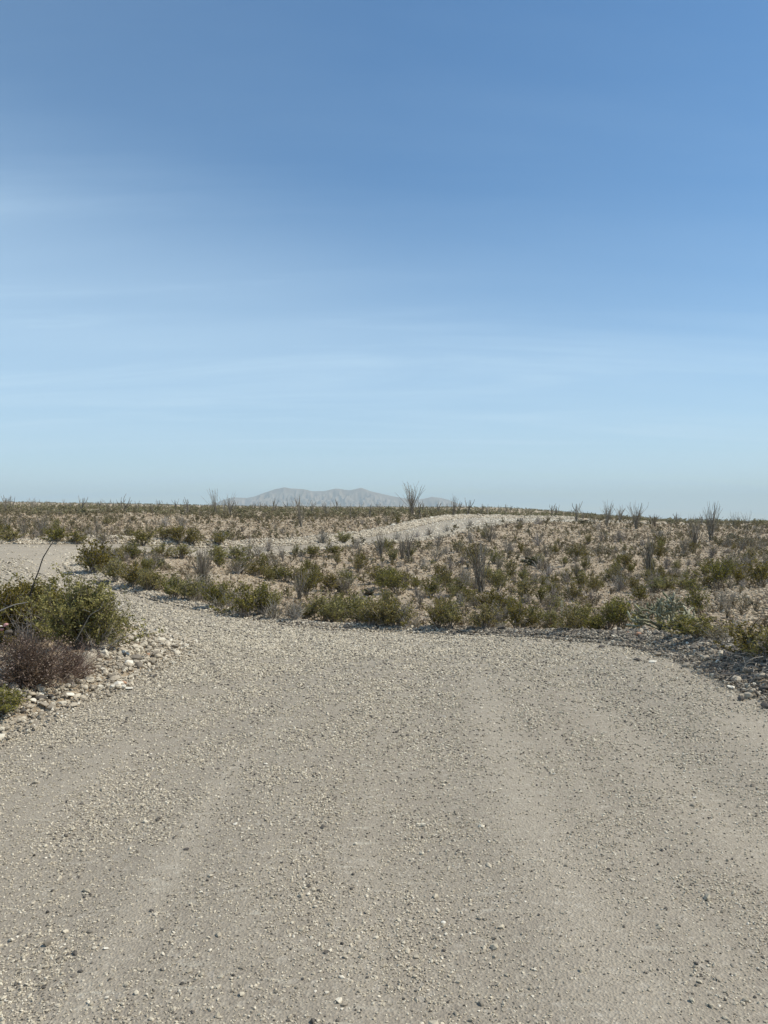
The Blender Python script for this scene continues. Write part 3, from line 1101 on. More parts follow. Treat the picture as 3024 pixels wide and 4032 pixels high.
def build_ocotillos():
    for i, (px, py, h, w, nc, fz, ph) in enumerate(OCO):
        dmin = 2.0
        x, y, z = ground_at(px, py)
        H = h / F * y * (1.05 if py < 2140 else 1.2); W = w / F * y
        spread = min(1.1, max(0.16, math.atan(0.42 * W / H)))
        cs = ocotillo(400 + i, int(nc * 1.6), spread, rad=(0.0050 if py < 2140 else 0.0072) * (1.35 if h < 60 else 1.0), fuzz=fz, lean=PR.uniform(-0.10, 0.10))
        # each cane is a part of the plant where it can be seen, far small ones are one mesh
        if h >= 74:
            o = empty_thing('ocotillo', x, y, z - 0.03, H, H, PR.uniform(-0.5, 0.5), label=ph, category='ocotillo', group='ocotillos on the desert hills')
            for c in cs:
                obj('cane', c.build('cane', M_OCO), o)
        else:
            o = obj('ocotillo', merge(cs).build('ocotillo', M_OCO), label=ph, category='ocotillo', group='ocotillos on the desert hills')
            o.location = (x, y, z - 0.03); o.scale = (H, H, H)
        OCC.append((x, y, W * 0.25))
        mark(o, 'the ' + ph, h)


build_ocotillos()

# bushes set by hand: x, y of the foot, width, height in photograph pixels
CREO = [
    (376, 2262, 150, 108), (345, 2235, 90, 60), (455, 2296, 120, 78), (520, 2316, 130, 80), (585, 2330, 110, 74), (690, 2358, 120, 76), (735, 2368, 110, 70), (787, 2372, 130, 90),
    (845, 2398, 120, 90), (917, 2422, 120, 100), (965, 2436, 150, 126), (1028, 2428, 140, 118), (1206, 2447, 110, 66), (1279, 2452, 140, 100), (1341, 2455, 110, 84),
    (1413, 2458, 140, 104), (1468, 2468, 110, 92), (1515, 2472, 120, 98), (1565, 2472, 110, 86), (1722, 2478, 110, 92), (1770, 2480, 110, 104), (1905, 2480, 110, 92),
    (1945, 2470, 100, 86), (2035, 2482, 120, 106), (2100, 2480, 90, 66), (2241, 2484, 80, 70), (2290, 2482, 120, 104), (2395, 2486, 130, 110), (2452, 2486, 140, 124),
    (2700, 2500, 170, 104), (2775, 2520, 190, 120), (2862, 2545, 180, 118), (2950, 2580, 200, 160), (3030, 2610, 190, 180),
    (640, 2130, 60, 44), (700, 2145, 110, 60), (760, 2150, 80, 54), (862, 2148, 80, 40), (560, 2150, 110, 52), (420, 2140, 80, 44), (300, 2142, 90, 44), (225, 2142, 110, 50), (40, 2140, 110, 42),
    (930, 2262, 100, 46), (1000, 2270, 90, 44), (1060, 2282, 90, 48), (1120, 2292, 100, 50), (1180, 2300, 90, 44), (1240, 2310, 110, 56), (1300, 2330, 110, 60), (1360, 2342, 100, 56),
    (1350, 2145, 70, 42), (1420, 2240, 60, 50), (1745, 2302, 62, 66), (1718, 2212, 66, 54), (1855, 2215, 78, 62), (1560, 2340, 110, 74), (1700, 2352, 100, 66), (1800, 2345, 90, 56),
    (2010, 2410, 90, 60), (2100, 2440, 80, 50), (2690, 2322, 110, 60), (2520, 2368, 80, 56), (2400, 2290, 70, 44), (2010, 2250, 50, 40), (2460, 2240, 70, 48),
    (640, 2192, 90, 44), (715, 2200, 100, 46), (860, 2206, 90, 48), (930, 2202, 100, 44), (1022, 2196, 80, 40), (1230, 2196, 80, 40), (1320, 2192, 70, 36), (500, 2188, 80, 40),
    (1595, 2298, 60, 40), (1480, 2300, 90, 60), (1240, 2268, 60, 40), (2336, 2330, 50, 50), (2060, 2290, 50, 40),
]
CREO_PHRASE = {
    (376, 2262): 'dense creosote bush on the corner of the bend', (965, 2436): 'tall creosote bush left of the roadside row', (1770, 2480): 'dark creosote bush at the road edge centre',
    (2035, 2482): 'round creosote bush right of the row centre', (2452, 2486): 'leafy creosote bush left of the cholla', (2775, 2520): 'yellowish creosote bush right of the cholla',
    (1413, 2458): 'full creosote bush midway along the row', (2690, 2322): 'slanting creosote bush low on the right slope',
}
GREYS = [
    (1850, 2072, 44, 24), (1760, 2095, 40, 26), (1690, 2108, 50, 28), (1640, 2122, 44, 26), (1560, 2128, 50, 30), (2050, 2072, 60, 30), (2120, 2066, 60, 28),
    (870, 2132, 70, 34), (1274, 2140, 80, 46), (1819, 2293, 66, 52), (2157, 2279, 72, 54), (2441, 2136, 66, 44), (1080, 2440, 110, 72), (1160, 2446, 100, 70), (1600, 2474, 110, 84),
    (2170, 2478, 110, 60), (1665, 2240, 50, 44), (2800, 2202, 54, 48), (2440, 2330, 110, 60), (2320, 2370, 100, 40), (1855, 2140, 60, 44), (1725, 2150, 56, 44), (575, 2225, 50, 40),
    (450, 2228, 60, 54), (2590, 2330, 60, 44), (2120, 2150, 60, 46), (2080, 2380, 80, 40), (1060, 2170, 50, 44), (1300, 2178, 60, 36), (720, 2086, 60, 50), (650, 2076, 60, 40),
    (2900, 2500, 60, 50), (1990, 2440, 80, 50),
]
PEARS = [(636, 2237, 52, 36, 'dark prickly pear behind the corner bush'), (569, 2228, 40, 26, 'small prickly pear behind the corner bush'), (886, 2106, 40, 18, 'prickly pear on the left pale slope'),
         (1345, 2334, 56, 30, 'dark prickly pear in the bare hollow'), (1450, 2345, 60, 28, 'flowering prickly pear in the bare hollow'), (2296, 2064, 40, 16, 'prickly pear on the hill crest'),
         (2880, 2124, 36, 24, 'prickly pear by the tallest right ocotillo'), (2090, 2225, 60, 34, 'prickly pear beside the spreading ocotillo'), (2730, 2326 - 10, 30, 16, 'low purple prickly pear on the right slope')]


def auto_label(px, py, look):
    best = sorted(LAND, key=lambda l: (l[0] - px) ** 2 + 4 * (l[1] - py) ** 2)
    for l in best[:1]:
        dx, dy = px - l[0], py - l[1]
        rel = []
        if dy > 18: rel.append('below')
        elif dy < -18: rel.append('above')
        if dx < -22: rel.append('left of')
        elif dx > 22: rel.append('right of')
        r_ = ('just ' if abs(dx) + abs(dy) < 52 else '') + ' and '.join(rel) if rel else 'beside'
        return f'{look} {r_} {l[2]}'


def build_hand_plants():
    hand = []
    for k, (px, py, w, h) in enumerate(CREO):
        x, y, z = ground_at(px, py)
        H = h / F * y * (0.82 if px > 2650 else 1.12 if py > 2400 else 1.25); W = w / F * y * 1.12
        thin = PR.random() < 0.12 and (px, py) not in CREO_PHRASE
        ph = CREO_PHRASE.get((px, py))
        o = put_pair('creosote_thin' if thin else 'creosote', 'creosote_bush', 'bush', x, y, H, W, ph, 'creosote bushes of the desert')
        mark(o, ('the ' + ph) if ph else None, h)
        if not ph:
            hand.append((o, px, py - h * 0.5, ('brownish sparse' if thin else ('large olive' if h > 80 else 'mid-sized olive')) + ' creosote bush'))
    for i in range(9, 20):                      # low bushes closing the row along the road's outer edge
        a, b = E_OUT[i], E_OUT[i + 1]
        ln = float(np.hypot(*(b - a)))
        nrm = np.array([(b - a)[1], -(b - a)[0]]) / ln
        for q in range(max(1, int(ln / 0.62))):
            p = a + (b - a) * (q + PR.random()) * 0.62 / ln + nrm * PR.uniform(0.75, 2.0)
            x, y = float(p[0]), float(p[1])
            if min((x - u) ** 2 + (y - v) ** 2 for u, v, _ in OCC) < 0.14 or float(road_info(np.array([x]), np.array([y]))[0][0]) < 0.5:
                continue
            H = PR.uniform(0.38, 0.72)
            kind = PR.choice(['creosote', 'creosote', 'creosote', 'creosote_thin'])
            o = put_pair(kind, 'creosote_bush', 'bush', x, y, H, H * PR.uniform(1.1, 1.5), None, 'creosote bushes of the desert')
            mark(o)
            u, v = project(x, y, ground_z(x, y))
            hand.append((o, u, v - 20, ('brownish sparse' if kind == 'creosote_thin' else 'low olive') + ' creosote bush'))
    for k, (px, py, w, h) in enumerate(GREYS):
        x, y, z = ground_at(px, py)
        o = put_pair('grey', 'dry_shrub', 'shrub', x, y, h / F * y * 1.3, w / F * y * 0.85, None, 'grey twiggy shrubs', names=('twigs', 'foliage'))
        mark(o)
        hand.append((o, px, py - h * 0.5, 'grey twiggy shrub'))
    for (px, py, w, h, ph) in PEARS:
        x, y, z = ground_at(px, py)
        o = put_single('pear', 'prickly_pear', 'cactus', x, y, h / F * y * 1.1, w / F * y * 0.9, ph, 'prickly pears on the slopes')
        mark(o, 'the ' + ph, h)
    return hand


# ------------------------------------------------------------------ cholla
def build_cholla():
    px, py = 2620, 2492
    x, y, z = ground_at(px, py)
    r = np.random.default_rng(77)
    root = empty_thing('cholla', x, y, z - 0.02, 1, 1, 0, label='sprawling pale cholla cactus with jointed arms behind the stone bank', category='cactus')
    H = 168 / F * y

    def grow(M, S, p, d, lv, ln):
        t = np.linspace(0, 1, 5)[:, None]
        P = p + d * ln * t + r.normal(0, 0.008, (5, 3)) * t
        a = float(r.uniform(0.3, 1.0)) if lv > 0 else 0.15
        M.tube(P, (0.021 if lv else 0.026) * np.array([0.75, 1, 1.02, 1, 0.55]), 6, a, True)
        n = 34
        tt = r.random(n)
        X = P[0] + (P[-1] - P[0]) * tt[:, None] + r.normal(0, 0.010, (n, 3))
        M.leaves(X, 0.014, r, np.clip(r.normal(0.75, 0.2, n), 0, 1), up=0.0, asp=0.15)
        if lv < 4:
            for k in range(r.integers(2, 4) if lv < 3 else r.integers(0, 3)):
                dd = d + r.normal(0, 0.62, 3); dd[2] = dd[2] * 0.7 + 0.28
                dd /= np.linalg.norm(dd)
                base = P[-1] if k == 0 else P[r.integers(2, 5)]
                grow(M, S, base, dd, lv + 1, ln * r.uniform(0.62, 0.92))
    for k, az in enumerate(np.linspace(0, 6.28, 9)[:-1]):
        M = MB()
        tilt = r.uniform(0.35, 0.95)
        d = np.array([math.sin(tilt) * math.cos(az) * 1.4, math.sin(tilt) * math.sin(az), math.cos(tilt)]); d /= np.linalg.norm(d)
        grow(M, None, np.array([r.normal(0, 0.05), r.normal(0, 0.05), 0]), d, 0, H * 0.33)
        V = np.concatenate(M.V)
        obj('branch', M.build('branch', M_CHOLLA, True), root)
    LAND.append((px, py - 70, 'the pale cholla'))
    OCC.append((x, y, 0.4))


build_cholla()
HAND = build_hand_plants()


# ------------------------------------------------------------------ the big bushes left of the road
def near_bush(name, px, py, w, h, label, seed, stems, nleaf, leaf, kind='creosote', W=1.2, d=None, group=None, dense=9, category='bush'):
    if d is None:
        x, y, z = ground_at(px, py)
    else:
        x, y = (px - CX) / F * d, d
        z = ground_z(x, y)
    H = h / F * y * (0.80 if kind == 'creosote' else 0.88); Wd = w / F * y * (1.05 if kind == 'creosote' else 1.0)
    o = empty_thing(name, x, y, z - 0.02, H, Wd, 0, label=label, category=category, group=group)
    if kind == 'creosote':
        S, Lf = creosote(seed, stems=stems, nleaf=nleaf, leaf=leaf, W=W, rad=0.0085, dense=dense, sides=4)
        obj('stems', S.build('stems', M_STEM), o); obj('foliage', Lf.build('foliage', M_LEAF), o)
    elif kind == 'rust':
        S, Lf = grey_shrub(seed, stems=stems, W=1.25, dense=dense, rad=0.0055, a=(0.0, 1.0), nleaf=nleaf, leaf=leaf)
        obj('twigs', S.build('twigs', M_RUST), o)
        obj('foliage', Lf.build('foliage', M_RUST), o)
    else:
        S, Lf = grey_shrub(seed, stems=stems, W=1.2, dense=dense, rad=0.006, a=(0.3, 1.0))
        obj('twigs', S.build('twigs', M_TWIG), o)
    OCC.append((x, y, Wd * 0.4))
    return o


near_bush('creosote_bush', 330, 2600, 330, 340, 'large creosote bush over the stone pile, yellow-green low on its right', 501, 46, 15000, 0.034, d=8.6, W=1.35)
near_bush('creosote_bush', 395, 2550, 170, 260, 'slender arching creosote bush hanging over the left stone pile', 507, 30, 5200, 0.036, d=9.0, W=1.2, dense=8)
near_bush('creosote_bush', 170, 2560, 330, 290, 'large dark creosote bush from which a dead cane rises', 502, 44, 14000, 0.034, d=9.6, W=1.3)
near_bush('creosote_bush', 30, 2600, 260, 330, 'tall creosote bush cut by the left photo edge', 503, 40, 11000, 0.034, d=9.2, W=1.25)
near_bush('creosote_bush', -90, 2620, 260, 300, 'creosote bush mostly outside the left photo edge', 504, 30, 6000, 0.04, d=9.0, W=1.2)
near_bush('creosote_bush', 240, 2520, 260, 200, 'low creosote bush filling the gap behind the large ones', 508, 30, 7000, 0.04, d=11.0, W=1.4)
near_bush('creosote_bush', 90, 2530, 260, 190, 'creosote bush behind the pink rock on the left', 509, 30, 7000, 0.04, d=11.4, W=1.4)
near_bush('rusty_shrub', 110, 2720, 330, 250, 'dense rusty brown shrub of fine bare twigs beside the stone pile', 505, 170, 3000, 0.03, kind='rust', d=6.6, dense=12, category='shrub')
near_bush('rusty_shrub', 270, 2690, 230, 190, 'smaller rusty brown shrub tucked behind the stone pile', 510, 100, 1500, 0.03, kind='rust', d=7.1, dense=10, category='shrub')
near_bush('creosote_bush', 0, 2780, 200, 120, 'low olive bush in the bottom corner of the left thicket', 506, 30, 4200, 0.05, d=6.0, W=1.5)
near_bush('dead_shrub', 120, 2560, 300, 210, 'pale dead shrub tangled through the dark creosote bushes', 511, 40, 0, 0, kind='dead', d=8.9, dense=6, category='shrub')
near_bush('dead_shrub', 370, 2600, 220, 170, 'pale dead twigs under the slender arching creosote', 512, 30, 0, 0, kind='dead', d=8.5, dense=5, category='shrub')
near_bush('dead_shrub', 60, 2300, 90, 110, 'thin bare shrub standing above the left thicket', 513, 12, 0, 0, kind='dead', d=10.6, dense=6, category='shrub')


def stick(name, pts, rad, mat, label, category='dead branch', k=5, group=None, forks=()):
    """pts: (px, py, depth)"""
    P = np.array([((a - CX) / F * d, d, EYE - (b - CY) / F * d) for a, b, d in pts])
    o_ = P[0].copy()
    n = 14
    t = np.linspace(0, len(P) - 1, n)
    i = np.minimum(t.astype(int), len(P) - 2); f = (t - i)[:, None]
    Q = P[i] * (1 - f) + P[i + 1] * f - o_
    M = MB()
    M.tube(Q, np.linspace(rad, rad * 0.45, n), k, 0.6, True)
    for fk in forks:
        Fp = np.array([((a - CX) / F * d, d, EYE - (b - CY) / F * d) for a, b, d in fk]) - o_
        M.tube(Fp, np.linspace(rad * 0.6, rad * 0.25, len(Fp)), k, 0.7, True)
    o = obj(name, M.build(name, mat, True), label=label, category=category, group=group)
    o.location = o_
    return o


stick('dead_cane', [(95, 2500, 9.3), (112, 2360, 9.3), (135, 2290, 9.3), (152, 2250, 9.3), (167, 2200, 9.3), (190, 2162, 9.3), (212, 2128, 9.3)], 0.011, M_DEAD,
      'dark bent dead cane rising from the bushes against the road')
stick('dead_branch', [(-30, 2420, 8.6), (20, 2396, 8.6), (60, 2380, 8.6), (110, 2372, 8.6)], 0.008, M_TWIG, 'pale bare branch reaching in from the left photo edge')
stick('dead_branch', [(300, 2520, 8.2), (355, 2420, 8.2), (395, 2398, 8.2), (408, 2368, 8.2)], 0.006, M_TWIG, 'pale forked twig over the large creosote bush', forks=[[(355, 2410, 8.2), (330, 2400, 8.2), (318, 2405, 8.2)]])
stick('dead_branch', [(430, 2560, 8.3), (465, 2520, 8.3), (520, 2495, 8.3)], 0.005, M_TWIG, 'pale twig poking out of the bush towards the road')
stick('dead_branch', [(380, 2560, 8.3), (430, 2540, 8.3), (478, 2512, 8.3)], 0.006, M_TWIG, 'lower pale twig above the grey slab')
# dead wood on the right bank
stick('dead_branch', [(2655, 2530, 14.0), (2672, 2510, 14.0), (2650, 2490, 14), (2680, 2482, 14)], 0.014, M_TWIG, 'pale forked dead branch at the foot of the cholla', forks=[[(2672, 2510, 14.0), (2640, 2498, 14), (2642, 2470, 14)]])
stick('dead_branch', [(2525, 2500, 14.2), (2540, 2478, 14.2), (2560, 2474, 14.2), (2578, 2492, 14.2)], 0.018, M_DEAD, 'dark bent dead branch left of the cholla foot')
stick('dead_branch', [(2930, 2680, 7.6), (2938, 2650, 7.6), (2932, 2610, 7.6), (2965, 2592, 7.6), (3005, 2585, 7.6)], 0.007, M_TWIG, 'pale curved dead branch arching over the right stone bank', forks=[[(2932, 2610, 7.6), (2925, 2585, 7.6)], [(2938, 2650, 7.6), (2915, 2672, 7.6)]])
stick('dead_branch', [(2950, 2690, 7.2), (2975, 2660, 7.2), (3010, 2640, 7.2), (3040, 2632, 7.2)], 0.006, M_TWIG, 'pale twig lying low on the right stone bank')
stick('dead_sapling', [(2950, 2600, 8.2), (2948, 2540, 8.2), (2952, 2490, 8.2), (2972, 2452, 8.2), (3000, 2424, 8.2)], 0.007, M_DEAD, 'dark thin sapling standing in the yellowish bush at the right', category='sapling',
      forks=[[(2950, 2540, 8.2), (2980, 2510, 8.2), (3000, 2490, 8.2)], [(2952, 2495, 8.2), (2965, 2470, 8.2)]])


def build_bank_twigs():
    r = random.Random(9)
    for k in range(9):
        px = r.uniform(2840, 3040); py = r.uniform(2610, 2720)
        x, y, z = ground_at(px, py)
        n = MB()
        rr = np.random.default_rng(900 + k)
        for m_ in range(16):
            az = rr.uniform(0, 6.28); d = np.array([math.cos(az), math.sin(az), rr.uniform(0.05, 0.7)])
            ln = rr.uniform(0.12, 0.34)
            t = np.linspace(0, 1, 5)[:, None]
            n.tube(rr.normal(0, 0.04, 3) + d * ln * t + np.array([0, 0, -0.12]) * t ** 2 + rr.normal(0, 0.02, (5, 3)) * t + np.array([0, 0, 0.02]), np.linspace(0.005, 0.002, 5), 3, float(rr.uniform(0, 0.8)))
        o = obj('brushwood', n.build('brushwood', M_STEM), label='dark tangle of dead brushwood caught on the right stone bank', category='brushwood', group='brushwood on the right bank')
        o.location = (x, y, z)


build_bank_twigs()


def grass_tuft(px, py, h, w, label, seed, n=70, stalks=0):
    x, y, z = ground_at(px, py)
    r = np.random.default_rng(seed)
    M = MB()
    H = h / F * y; W = w / F * y
    for k in range(n):
        az = r.uniform(0, 6.28); ti = r.uniform(0.1, 1.1)
        d = rdir(r, ti, az) * np.array([W / H * 0.6, W / H * 0.6, 1])
        t = np.linspace(0, 1, 4)[:, None]
        M.tube(d * H * r.uniform(0.6, 1) * t + np.array([0, 0, -0.25 * H]) * t ** 2 * ti, np.array([0.007, 0.006, 0.005, 0.002]), 3, float(r.random()))
    for k in range(stalks):
        P = np.array([0, 0, 0]) + np.array([r.normal(0, 0.12), r.normal(0, 0.1), 1]) * H * 2.2 * np.linspace(0, 1, 4)[:, None]
        M.tube(P, np.array([0.012, 0.011, 0.009, 0.006]), 4, 0.9)
    o = obj('grass_tuft', M.build('grass_tuft', M_STRAW), label=label, category='grass', group='dry grass tufts')
    o.location = (x, y, z)
    OCC.append((x, y, W * 0.4))


grass_tuft(2165, 2480, 62, 90, 'wide pale dry grass tuft in the roadside row', 31, 120)
grass_tuft(2212, 2478, 50, 50, 'pale grass tuft with tall bare stalks at the roadside', 32, 60, 4)
grass_tuft(1640, 2476, 46, 60, 'small pale grass tuft between olive roadside bushes', 33, 70)
grass_tuft(2330, 2484, 50, 60, 'straw grass tuft left of the leafy roadside bush', 34, 80)
grass_tuft(1975, 2482, 40, 70, 'low straw tuft in a gap of the roadside row', 35, 80)


# ------------------------------------------------------------------ scattered desert plants
def scatter_plants():
    r = np.random.default_rng(21)
    n = 26000
    Y = np.exp(r.uniform(math.log(12), math.log(135), n)); X = r.uniform(-0.60, 0.60, n) * Y
    # area-uniform: accept with weight Y^2/135^2 against the log sampling
    acc = r.random(n) < (Y / 135) ** 2 * 0.75
    acc |= (Y < 60) & (r.random(n) < (Y / 60) ** 2 * 0.30)
    X, Y = X[acc], Y[acc]
    s, t, do, di = road_info(X, Y)
    z = land(X, Y)
    px, py = project(X, Y, z)
    cover = sstep(-0.30, 0.15, fbm(X * 0.16 + 9, Y * 0.16, 3))
    # bare hollow between the roadside row and the hill
    bare = np.exp(-(((px - 900) / 420) ** 2 + ((py - 2330) / 60) ** 2)) + 0.8 * np.exp(-(((px - 1450) / 260) ** 2 + ((py - 2385) / 34) ** 2))
    left = (X < -3) & (Y < 19)
    ok = (s > 0.7) & (r.random(len(X)) < (0.18 + 0.82 * cover) * (1 - 0.85 * np.clip(bare, 0, 1))) & ~((Y < 17) & (X > 0)) & ~((Y < 27) & (X > 4) & (r.random(len(X)) < 0.6)) & ~left
    X, Y, px, py = X[ok], Y[ok], px[ok], py[ok]
    occ = np.array(OCC)
    items = []
    cell = {}
    for x, y, a, b in zip(X, Y, px, py):
        rad = 0.42 if y < 60 else 0.55
        if np.min((occ[:, 0] - x) ** 2 + (occ[:, 1] - y) ** 2 - (occ[:, 2] + 0.15) ** 2) < 0:
            continue
        kx, ky = int(x // 1.0), int(y // 1.0)
        if any((x - u) ** 2 + (y - w) ** 2 < rad ** 2 for i in (-1, 0, 1) for j in (-1, 0, 1) for u, w in cell.get((kx + i, ky + j), ())):
            continue
        cell.setdefault((kx, ky), []).append((x, y))
        q = PR.random()
        kind = 'creosote' if q < 0.40 else 'small' if q < 0.58 else 'small_dry' if q < 0.80 else 'grey'
        h = {'creosote': PR.uniform(0.35, 0.7) + 0.45 * PR.random() ** 3, 'small': PR.uniform(0.15, 0.4), 'small_dry': PR.uniform(0.15, 0.42), 'grey': PR.uniform(0.25, 0.5) + 0.4 * PR.random() ** 3}[kind]
        inview = -60 < a < 3084
        items.append((h / y if inview else 0, kind, x, y, h, a, b))
    items.sort(key=lambda i: -i[0])
    lim = {'creosote': 300 - len(CREO) - 50, 'small': 190, 'small_dry': 230, 'grey': 190}
    cnt = {k: 0 for k in lim}
    rest = {k: [] for k in lim}
    labels = []
    for sz, kind, x, y, h, a, b in items:
        if cnt[kind] >= lim[kind] or sz < 0.0035:
            rest[kind].append((x, y, h))
            continue
        cnt[kind] += 1
        w = h * PR.uniform(0.85, 1.25)
        if kind in ('creosote', 'grey') and h / y * F > 26:
            if kind == 'creosote':
                kk = 'creosote' if PR.random() < 0.75 else 'creosote_thin'
                o = put_pair(kk, 'creosote_bush', 'bush', x, y, h, w, None, 'creosote bushes of the desert')
                look = ('olive' if kk == 'creosote' else 'brownish') + ' creosote bush'
            else:
                o = put_pair('grey', 'dry_shrub', 'shrub', x, y, h, w * 0.8, None, 'grey twiggy shrubs', names=('twigs', 'foliage'))
                look = 'grey twiggy shrub'
        else:
            if kind == 'grey':
                me = PROTO['small_dry']; nm, ct, gp, look = 'dry_shrub', 'shrub', 'grey twiggy shrubs', 'dull grey shrub'
                o = put_single('small_dry', nm, ct, x, y, h, w, None, gp)
            elif kind == 'creosote':
                o = put_single('small', 'creosote_bush', 'bush', x, y, h, w, None, 'creosote bushes of the desert'); look = 'distant olive creosote bush'
            elif kind == 'small':
                o = put_single('small', 'small_bush', 'bush', x, y, h, w, None, 'small green bushes'); look = 'small green bush'
            else:
                o = put_single('small_dry', 'low_shrub', 'shrub', x, y, h, w, None, 'low brown shrubs'); look = 'low brown shrub'
        labels.append((o, a, b, look))
    return rest, labels


REST, LABELS = scatter_plants()

SIZES = ['', 'smaller', 'very small', 'tiny', 'minute']


STAT = [0, 0]


def write_labels():
    seen = {}
    for o, px, py, look in HAND + LABELS:
        lb = auto_label(px, py, look)
        g = o.get('group')
        k = (lb, g)
        n = seen.get(k, 0)
        seen[k] = n + 1
        if n:      # the next one along is told by its look compared with its neighbour
            h = o.scale[2] / o.location[1]
            for extra in (('wide' if o.scale[0] > o.scale[2] else 'upright') + ' ', 'taller ' if h > 0.012 else 'shorter ', 'dense ', ):
                l2 = extra + lb
                if extra != 'dense ' and (l2, g) not in seen:
                    lb = l2
                    seen[(l2, g)] = 1
                    break
        if len(lb.split()) > 16:
            lb = lb.replace(' twiggy', '').replace('distant ', '').replace('mid-sized ', '')
        if len(lb.split()) > 16:
            STAT[1] += 1
        STAT[0] += n > 0
        o['label'] = ' '.join(lb.split()[:16])


write_labels()


def stuff_bushes():
    """the plants past the first hundreds and the far scrub, one object per kind"""
    r = np.random.default_rng(44)
    n = 8500
    Y = np.exp(r.uniform(math.log(110), math.log(900), n)); X = r.uniform(-0.62, 0.62, n) * Y
    s = road_info(X, Y)[0]
    ok = s > 0.8
    X, Y = X[ok], Y[ok]
    base = {}
    for key, src, mats in (('scrub', [PROTO['small'][i] for i in (0, 1)], None), ('dry_scrub', [PROTO['small_dry'][i] for i in (0, 1)], None)):
        base[key] = src
    def gather(V0s, T0s, pts, name, mat, av, label):
        Vs, Qs, As = [], [], []
        k = 0
        for (x, y, z, h, w, a, t) in pts:
            V, Q, A = V0s[t]
            c, s_ = math.cos(a), math.sin(a)
            W = np.stack([(V[:, 0] * c - V[:, 1] * s_) * w + x, (V[:, 0] * s_ + V[:, 1] * c) * w + y, V[:, 2] * h + z], 1)
            Vs.append(W); Qs.append(Q + k); As.append(np.clip(A + av[len(As) % len(av)], 0, 1)); k += len(V)
        me = make_mesh(name, np.concatenate(Vs), None, np.concatenate(Qs), (mat,), attr={'v': np.concatenate(As)})
        return obj(name, me, kind='stuff', label=label)
    def lows(seed0, nl, lf, stems):
        out = []
        for i in range(5):
            S, Lf = creosote(seed0 + i, stems=stems, nleaf=nl, leaf=lf, W=1.5, dense=2, twig=3.0)
            M = merge([S, Lf]) if stems > 8 else Lf
            out.append((np.concatenate(M.V), np.concatenate(M.Q), np.concatenate(M.A)))
        return out
    med = lows(600, 150, 0.15, 6); tiny = lows(620, 46, 0.26, 6)
    dmed = lows(640, 60, 0.12, 14); dtiny = lows(660, 26, 0.22, 10)
    av = r.normal(0, 0.10, 97)
    def z_of(x, y):
        return land(np.array(x), np.array(y))
    for name, kinds, meds, tin, mat, lab, sel in (
            ('far_scrub', ('creosote', 'small'), med, tiny, M_LEAF_FAR, 'distant olive scrub covering the far plateau', 0),
            ('far_dry_scrub', ('grey', 'small_dry'), dmed, dtiny, M_LEAF_DRY, 'distant grey-brown brush covering the far plateau', 1)):
        P = [p for k in kinds for p in REST[k]]
        x = [p[0] for p in P]; y = [p[1] for p in P]
        z = z_of(x, y)
        pts = [(a, b, c, p[2], p[2] * PR.uniform(0.9, 1.3), PR.uniform(0, 6.28), PR.randrange(5)) for a, b, c, p in zip(x, y, z, P)]
        o = gather(meds, None, pts, name, mat, av, lab)
        m_ = (np.arange(len(X)) % 2) == sel
        xx, yy = X[m_], Y[m_]
        zz = land(xx, yy)
        pts = [(a, b, c, PR.uniform(0.45, 1.0), PR.uniform(0.7, 1.6), PR.uniform(0, 6.28), PR.randrange(5)) for a, b, c in zip(xx, yy, zz)]
        gather(tin, None, pts, name, mat, av, lab)
    # low herbs between the shrubs
    n = 11000
    Yh = np.exp(r.uniform(math.log(13), math.log(110), n)); Xh = r.uniform(-0.6, 0.6, n) * Yh
    okh = (road_info(Xh, Yh)[0] > 0.5) & ~((Xh < -3) & (Yh < 18)) & (r.random(n) < np.clip((Yh / 55) ** 2, 0, 1)) & (r.random(n) < 0.3 + sstep(-0.2, 0.15, fbm(Xh * 0.3 + 3, Yh * 0.3, 3)))
    Xh, Yh = Xh[okh], Yh[okh]
    Zh = land(Xh, Yh)
    for k, (nm, mat, lab) in enumerate((('dry_herbs', M_BROWN, 'brown dry herbs dotted between the desert shrubs'), ('green_herbs', M_LEAF_DRY, 'dull green low herbs dotted between the desert shrubs'))):
        sel = np.arange(len(Xh)) % 2 == k
        pts = [(a, b, c, PR.uniform(0.12, 0.34), PR.uniform(0.16, 0.42), PR.uniform(0, 6.28), PR.randrange(5)) for a, b, c in zip(Xh[sel], Yh[sel], Zh[sel])]
        gather(lows(680 + 10 * k, 44, 0.20, 9), None, pts, nm, mat, av, lab)
    # hazy ocotillos too many and too small to count along the far skyline
    pts = []
    n = 170
    Y = r.uniform(110, 330, n); X = r.uniform(-0.6, 0.62, n) * Y
    oc = []
    for i in range(4):
        M = merge(ocotillo(700 + i, 5, 0.35, rad=0.016))
        oc.append((np.concatenate(M.V), np.concatenate(M.Q), np.concatenate(M.A)))
    Z = land(X, Y)
    pts = [(a, b, c, h, h, PR.uniform(0, 6), PR.randrange(4)) for a, b, c, h in zip(X, Y, Z, r.uniform(1.6, 3.6, n))]
    gather(oc, None, pts, 'far_ocotillo_scrub', M_OCO, av, 'faint ocotillos dotted along the far plateau')


stuff_bushes()


# ------------------------------------------------------------------ individual rocks
ZW = {'front': 'in the front part', 'middle': 'in the middle', 'far end': 'at the far end'}


